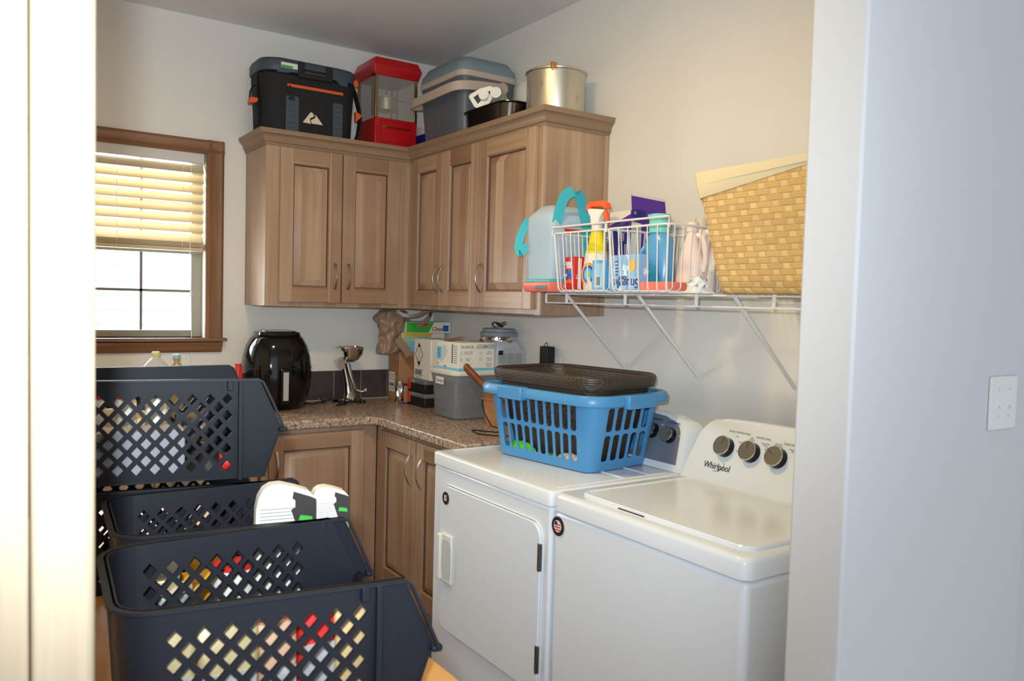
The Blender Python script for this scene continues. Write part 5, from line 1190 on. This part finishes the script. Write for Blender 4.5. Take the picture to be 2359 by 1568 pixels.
# contents: cartons, jars, cans, packets inside the crates
def inside(K, x, y, z=.0035):
    ox, oy, oz, rz = K; c, s = cos(rz), sin(rz); return (ox+x*c-y*s, oy+x*s+y*c, oz+z)
silver = mat('silver_packet', (208, 208, 204), .3, .5); goldp = mat('gold_cream_packet', (186, 168, 126), .35, .2)
def can(K, x, y, label, r, h, m_, lidm, cat='can', nm='food_can'):
    x *= .88; y *= .9; h *= .85 if K is KA else .7
    t = thing(nm, label, cat, inside(K, x, y)); MB().lathe([(r*.96, 0), (r, .003), (r, h-.003), (r*.96, h)], n=24).build('body', m_, t)
    MB().lathe([(r*.98, h), (r*.98, h+.006), (r*.85, h+.006)], n=24).build('lid', lidm, t)
def pk(K, x, y, label, w_, d_, h, m_, rz=0, tilt=(0, 0), z=.0035, m2=None):
    h *= .82 if K is KA else .62; x *= .88; y *= .9
    t = thing('food_packet', label, 'packet', inside(K, x, y, z), K[3]+rz); t.rotation_euler = (tilt[0], tilt[1], K[3]+rz)
    MB().loft([rr(0, 0, w_, d_*.3, d_*.1, 0, 2), rr(0, 0, w_*.96, d_, d_*.3, h*.2, 3), rr(0, 0, w_*.96, d_, d_*.3, h*.75, 3), rr(0, 0, w_, d_*.25, d_*.08, h, 2)] if False else [[(x_, y_, z_) for x_, y_, _ in rr(0, 0, w_*a, d_*b_, min(w_*a, d_*b_)*.25, 0, 3)] for a, b_, z_ in ((1, .3, 0), (.96, 1, h*.2), (.96, 1, h*.75), (1, .25, h))]).build('packet', m_, t, ang=60)
    if m2: MB().box(-w_*.42, w_*.42, -d_/2-.002, -d_/2, h*.3, h*.62).build('label_band', m2, t)
# nearest crate
for i, (x, y, w_, d_, h, m_, m2, lb_) in enumerate((
    (.065, -.10, .07, .04, .185, goldp, silver, 'gold and silver packet at the left end of the nearest crate'),
    (.145, -.105, .075, .04, .180, goldp, silver, 'second gold and silver packet in the nearest crate'),
    (.215, -.10, .05, .04, .165, mat('kraft_packet', (190, 150, 120), .5), silver, 'kraft brown packet midway along the nearest crate'),
    (.275, -.09, .05, .04, .20, REDC, silver, 'red packet in the nearest crate behind the lattice'),
    (.325, -.10, .045, .04, .18, mat('tan_packet', (206, 176, 124), .5), None, 'tan packet at the open end of the nearest crate'),
    (.10, .0, .12, .05, .14, silver, goldp, 'silver pouch in the middle of the nearest crate'),
    (.24, .02, .10, .05, .15, mat('pink_packet', (212, 130, 116), .5), None, 'pinkish pouch in the middle of the nearest crate'))):
    pk(KA, x, y, lb_, w_, d_, h, m_, m2=m2)
can(KA, .06, .09, 'tin can at the rear of the nearest crate', .034, .10, silver, silver)
can(KA, .30, .10, 'cream labelled tin in the far corner of the nearest crate', .034, .10, CARDW, silver)
# middle crate
for i, (x, y, w_, d_, h, m_, lb_) in enumerate((
    (.10, .10, .06, .05, .15, mat('gray_packet', (190, 190, 186), .5), 'pale gray packet in the back left of the middle crate'),
    (.19, .105, .08, .045, .15, mat('mustard_packet', (222, 168, 30), .5), 'mustard yellow packet at the back of the middle crate'),
    (.28, .10, .05, .045, .14, REDC, 'small red packet at the back of the middle crate'),
    (.06, .0, .07, .05, .12, silver, 'silver packet in the left of the middle crate'),
    (.16, -.02, .07, .05, .14, mat('mustard_packet2', (216, 160, 30), .5), 'mustard packet in the centre of the middle crate'))):
    pk(KB, x, y, lb_, w_, d_, h, m_)
can(KB, .20, -.09, 'red topped tin in the near side of the middle crate', .034, .155, CARDW, REDC)
can(KB, .09, -.10, 'white tin on the near left side of the middle crate', .034, .12, silver, WHITE2)
def wcarton(label, x, y, w_, h, rz, sc):
    t = thing('carton', label, 'box', inside(KB, x, y, .0035), KB[3]+rz)
    body = MB(); q = w_/h; O = [(-.5, 0), (-.46, 1-.42*q), (-.42, 1-.22*q), (-.34, 1-.08*q), (-.22, 1-.01*q), (-.05, 1.0), (.2, 1-.07*q), (.42, 1-.15*q), (.52, 1-.26*q), (.55, 1-.42*q), (.55, 0)]
    body.prism([(u*w_, v*h) for u, v in O], 'y', -.022, .008); body.build('box', CARDW, t, bev=.001)
    MB().panel([(w_*u, h*v) for u, v in ((.16, 1-.14*q), (.14, 1-.26*q), (.19, 1-.30*q), (.19, 1-.42*q), (.12, 1-.46*q), (.28, 1-.95*q), (.55, 1-.95*q), (.55, 1-.30*q), (.46, 1-.25*q))], [], lambda u, v, o: (u, -.0225-o, v), .0008).build('dark_window', mat('dark_card', (44, 38, 34), .6), t)
    b = MB()
    for k in range(9): b.panel(rect(-w_*.40, w_*(.18-.02*(k % 3)), h*(1-q*(.42+.06*k)), h*(1-q*(.435+.06*k))), [], lambda u, v, o: (u, -.0225-o, v), .0003)
    b.build('small_print', GINK, t)
    MB().panel([(w_*.25, h*(1-.66*q)), (w_*.5, h*(1-.7*q)), (w_*.48, h*(1-.6*q)), (w_*.28, h*(1-.56*q))], [], lambda u, v, o: (u, -.0234-o, v), .0004).build('green_mark', GREEN, t)
wcarton('larger white dispenser carton with a dark window in the middle crate', .262, -.052, .098, .236, radians(-6), 1)
wcarton('smaller white dispenser carton, at the open end of the middle crate', .347, -.03, .066, .218, radians(-6), 1)
# upper far crate
t = thing('fabric_box', 'light gray box inside the topmost crate', 'box', inside(KC, .12, -.07, .0035), KC[3])
MB().box(-.09, .09, -.045, .035, 0, .092).build('box', mat('gray_felt', (156, 154, 160), .9, bump=(200, .4)), t, bev=.003)
for i, (x, y, w_, d_, h, m_, lb_) in enumerate((
    (.09, .09, .08, .04, .175, CREAM, 'cream packet at the back left of the topmost crate'),
    (.18, .09, .08, .04, .165, mat('cream_packet2', (214, 190, 140), .5), 'tan packet in the back centre of the topmost crate'),
    (.27, .09, .05, .04, .15, mat('charcoal_packet', (54, 54, 58), .5), 'charcoal packet at the back right of the topmost crate'),
    (.33, -.10, .03, .03, .055, REDC, 'low red packet by the open end of the topmost crate'))):
    pk(KC, x, y, lb_, w_, d_, h, m_, z=.006)
for x, m_, lb_ in ((.06, REDC, 'red capped jar in the topmost crate'), (.115, mat('amber_cap', (190, 90, 30), .5), 'amber capped jar in the topmost crate'), (.17, mat('green_cap', (70, 110, 50), .5), 'green capped jar in the topmost crate')):
    t = thing('spice_jar', lb_, 'jar', inside(KC, x, .02, .006)); MB().lathe([(.018, 0), (.02, .004), (.02, .13), (.016, .138)], n=18).build('body', CARDW, t); MB().lathe([(.019, .138), (.019, .16), (.017, .162)], n=18).build('cap', m_, t)
# barn door
t = thing('sliding_door', 'pale wooden plank sliding door at the left of the doorway', 'door', (0, 0, 0))
xs = [-2.079, -2.1295, -2.27, -2.41, -2.55, -2.69, -2.83]
for i in range(len(xs)-1):
    MB().box(xs[i+1]+.0012, xs[i]-.0004, -3.24, -3.205, .012, 2.5).build('plank', PINE, t, bev=.008 if i == 0 else .0025, segs=3)
MB().box(-2.83, -2.081, -3.206, -3.19, .25, .40).box(-2.83, -2.081, -3.206, -3.19, 2.1, 2.25).build('back_battens', PINE, t)
# ceiling light of the laundry room
t = thing('ceiling_light', 'round ceiling light of the laundry room, above the doorway side', 'light', (-1.30, -2.0, CE))
MB().lathe([(.17, 0), (.175, -.01), (.17, -.03)], n=36).build('base', WHITE2, t)
MB().lathe([(.165, -.03), (.16, -.055), (.14, -.075), (.135, -.08)], n=36).build('shade', mat('lit_glass', (255, 236, 200), .4, emit=((255, 214, 160), 1.5)), t)
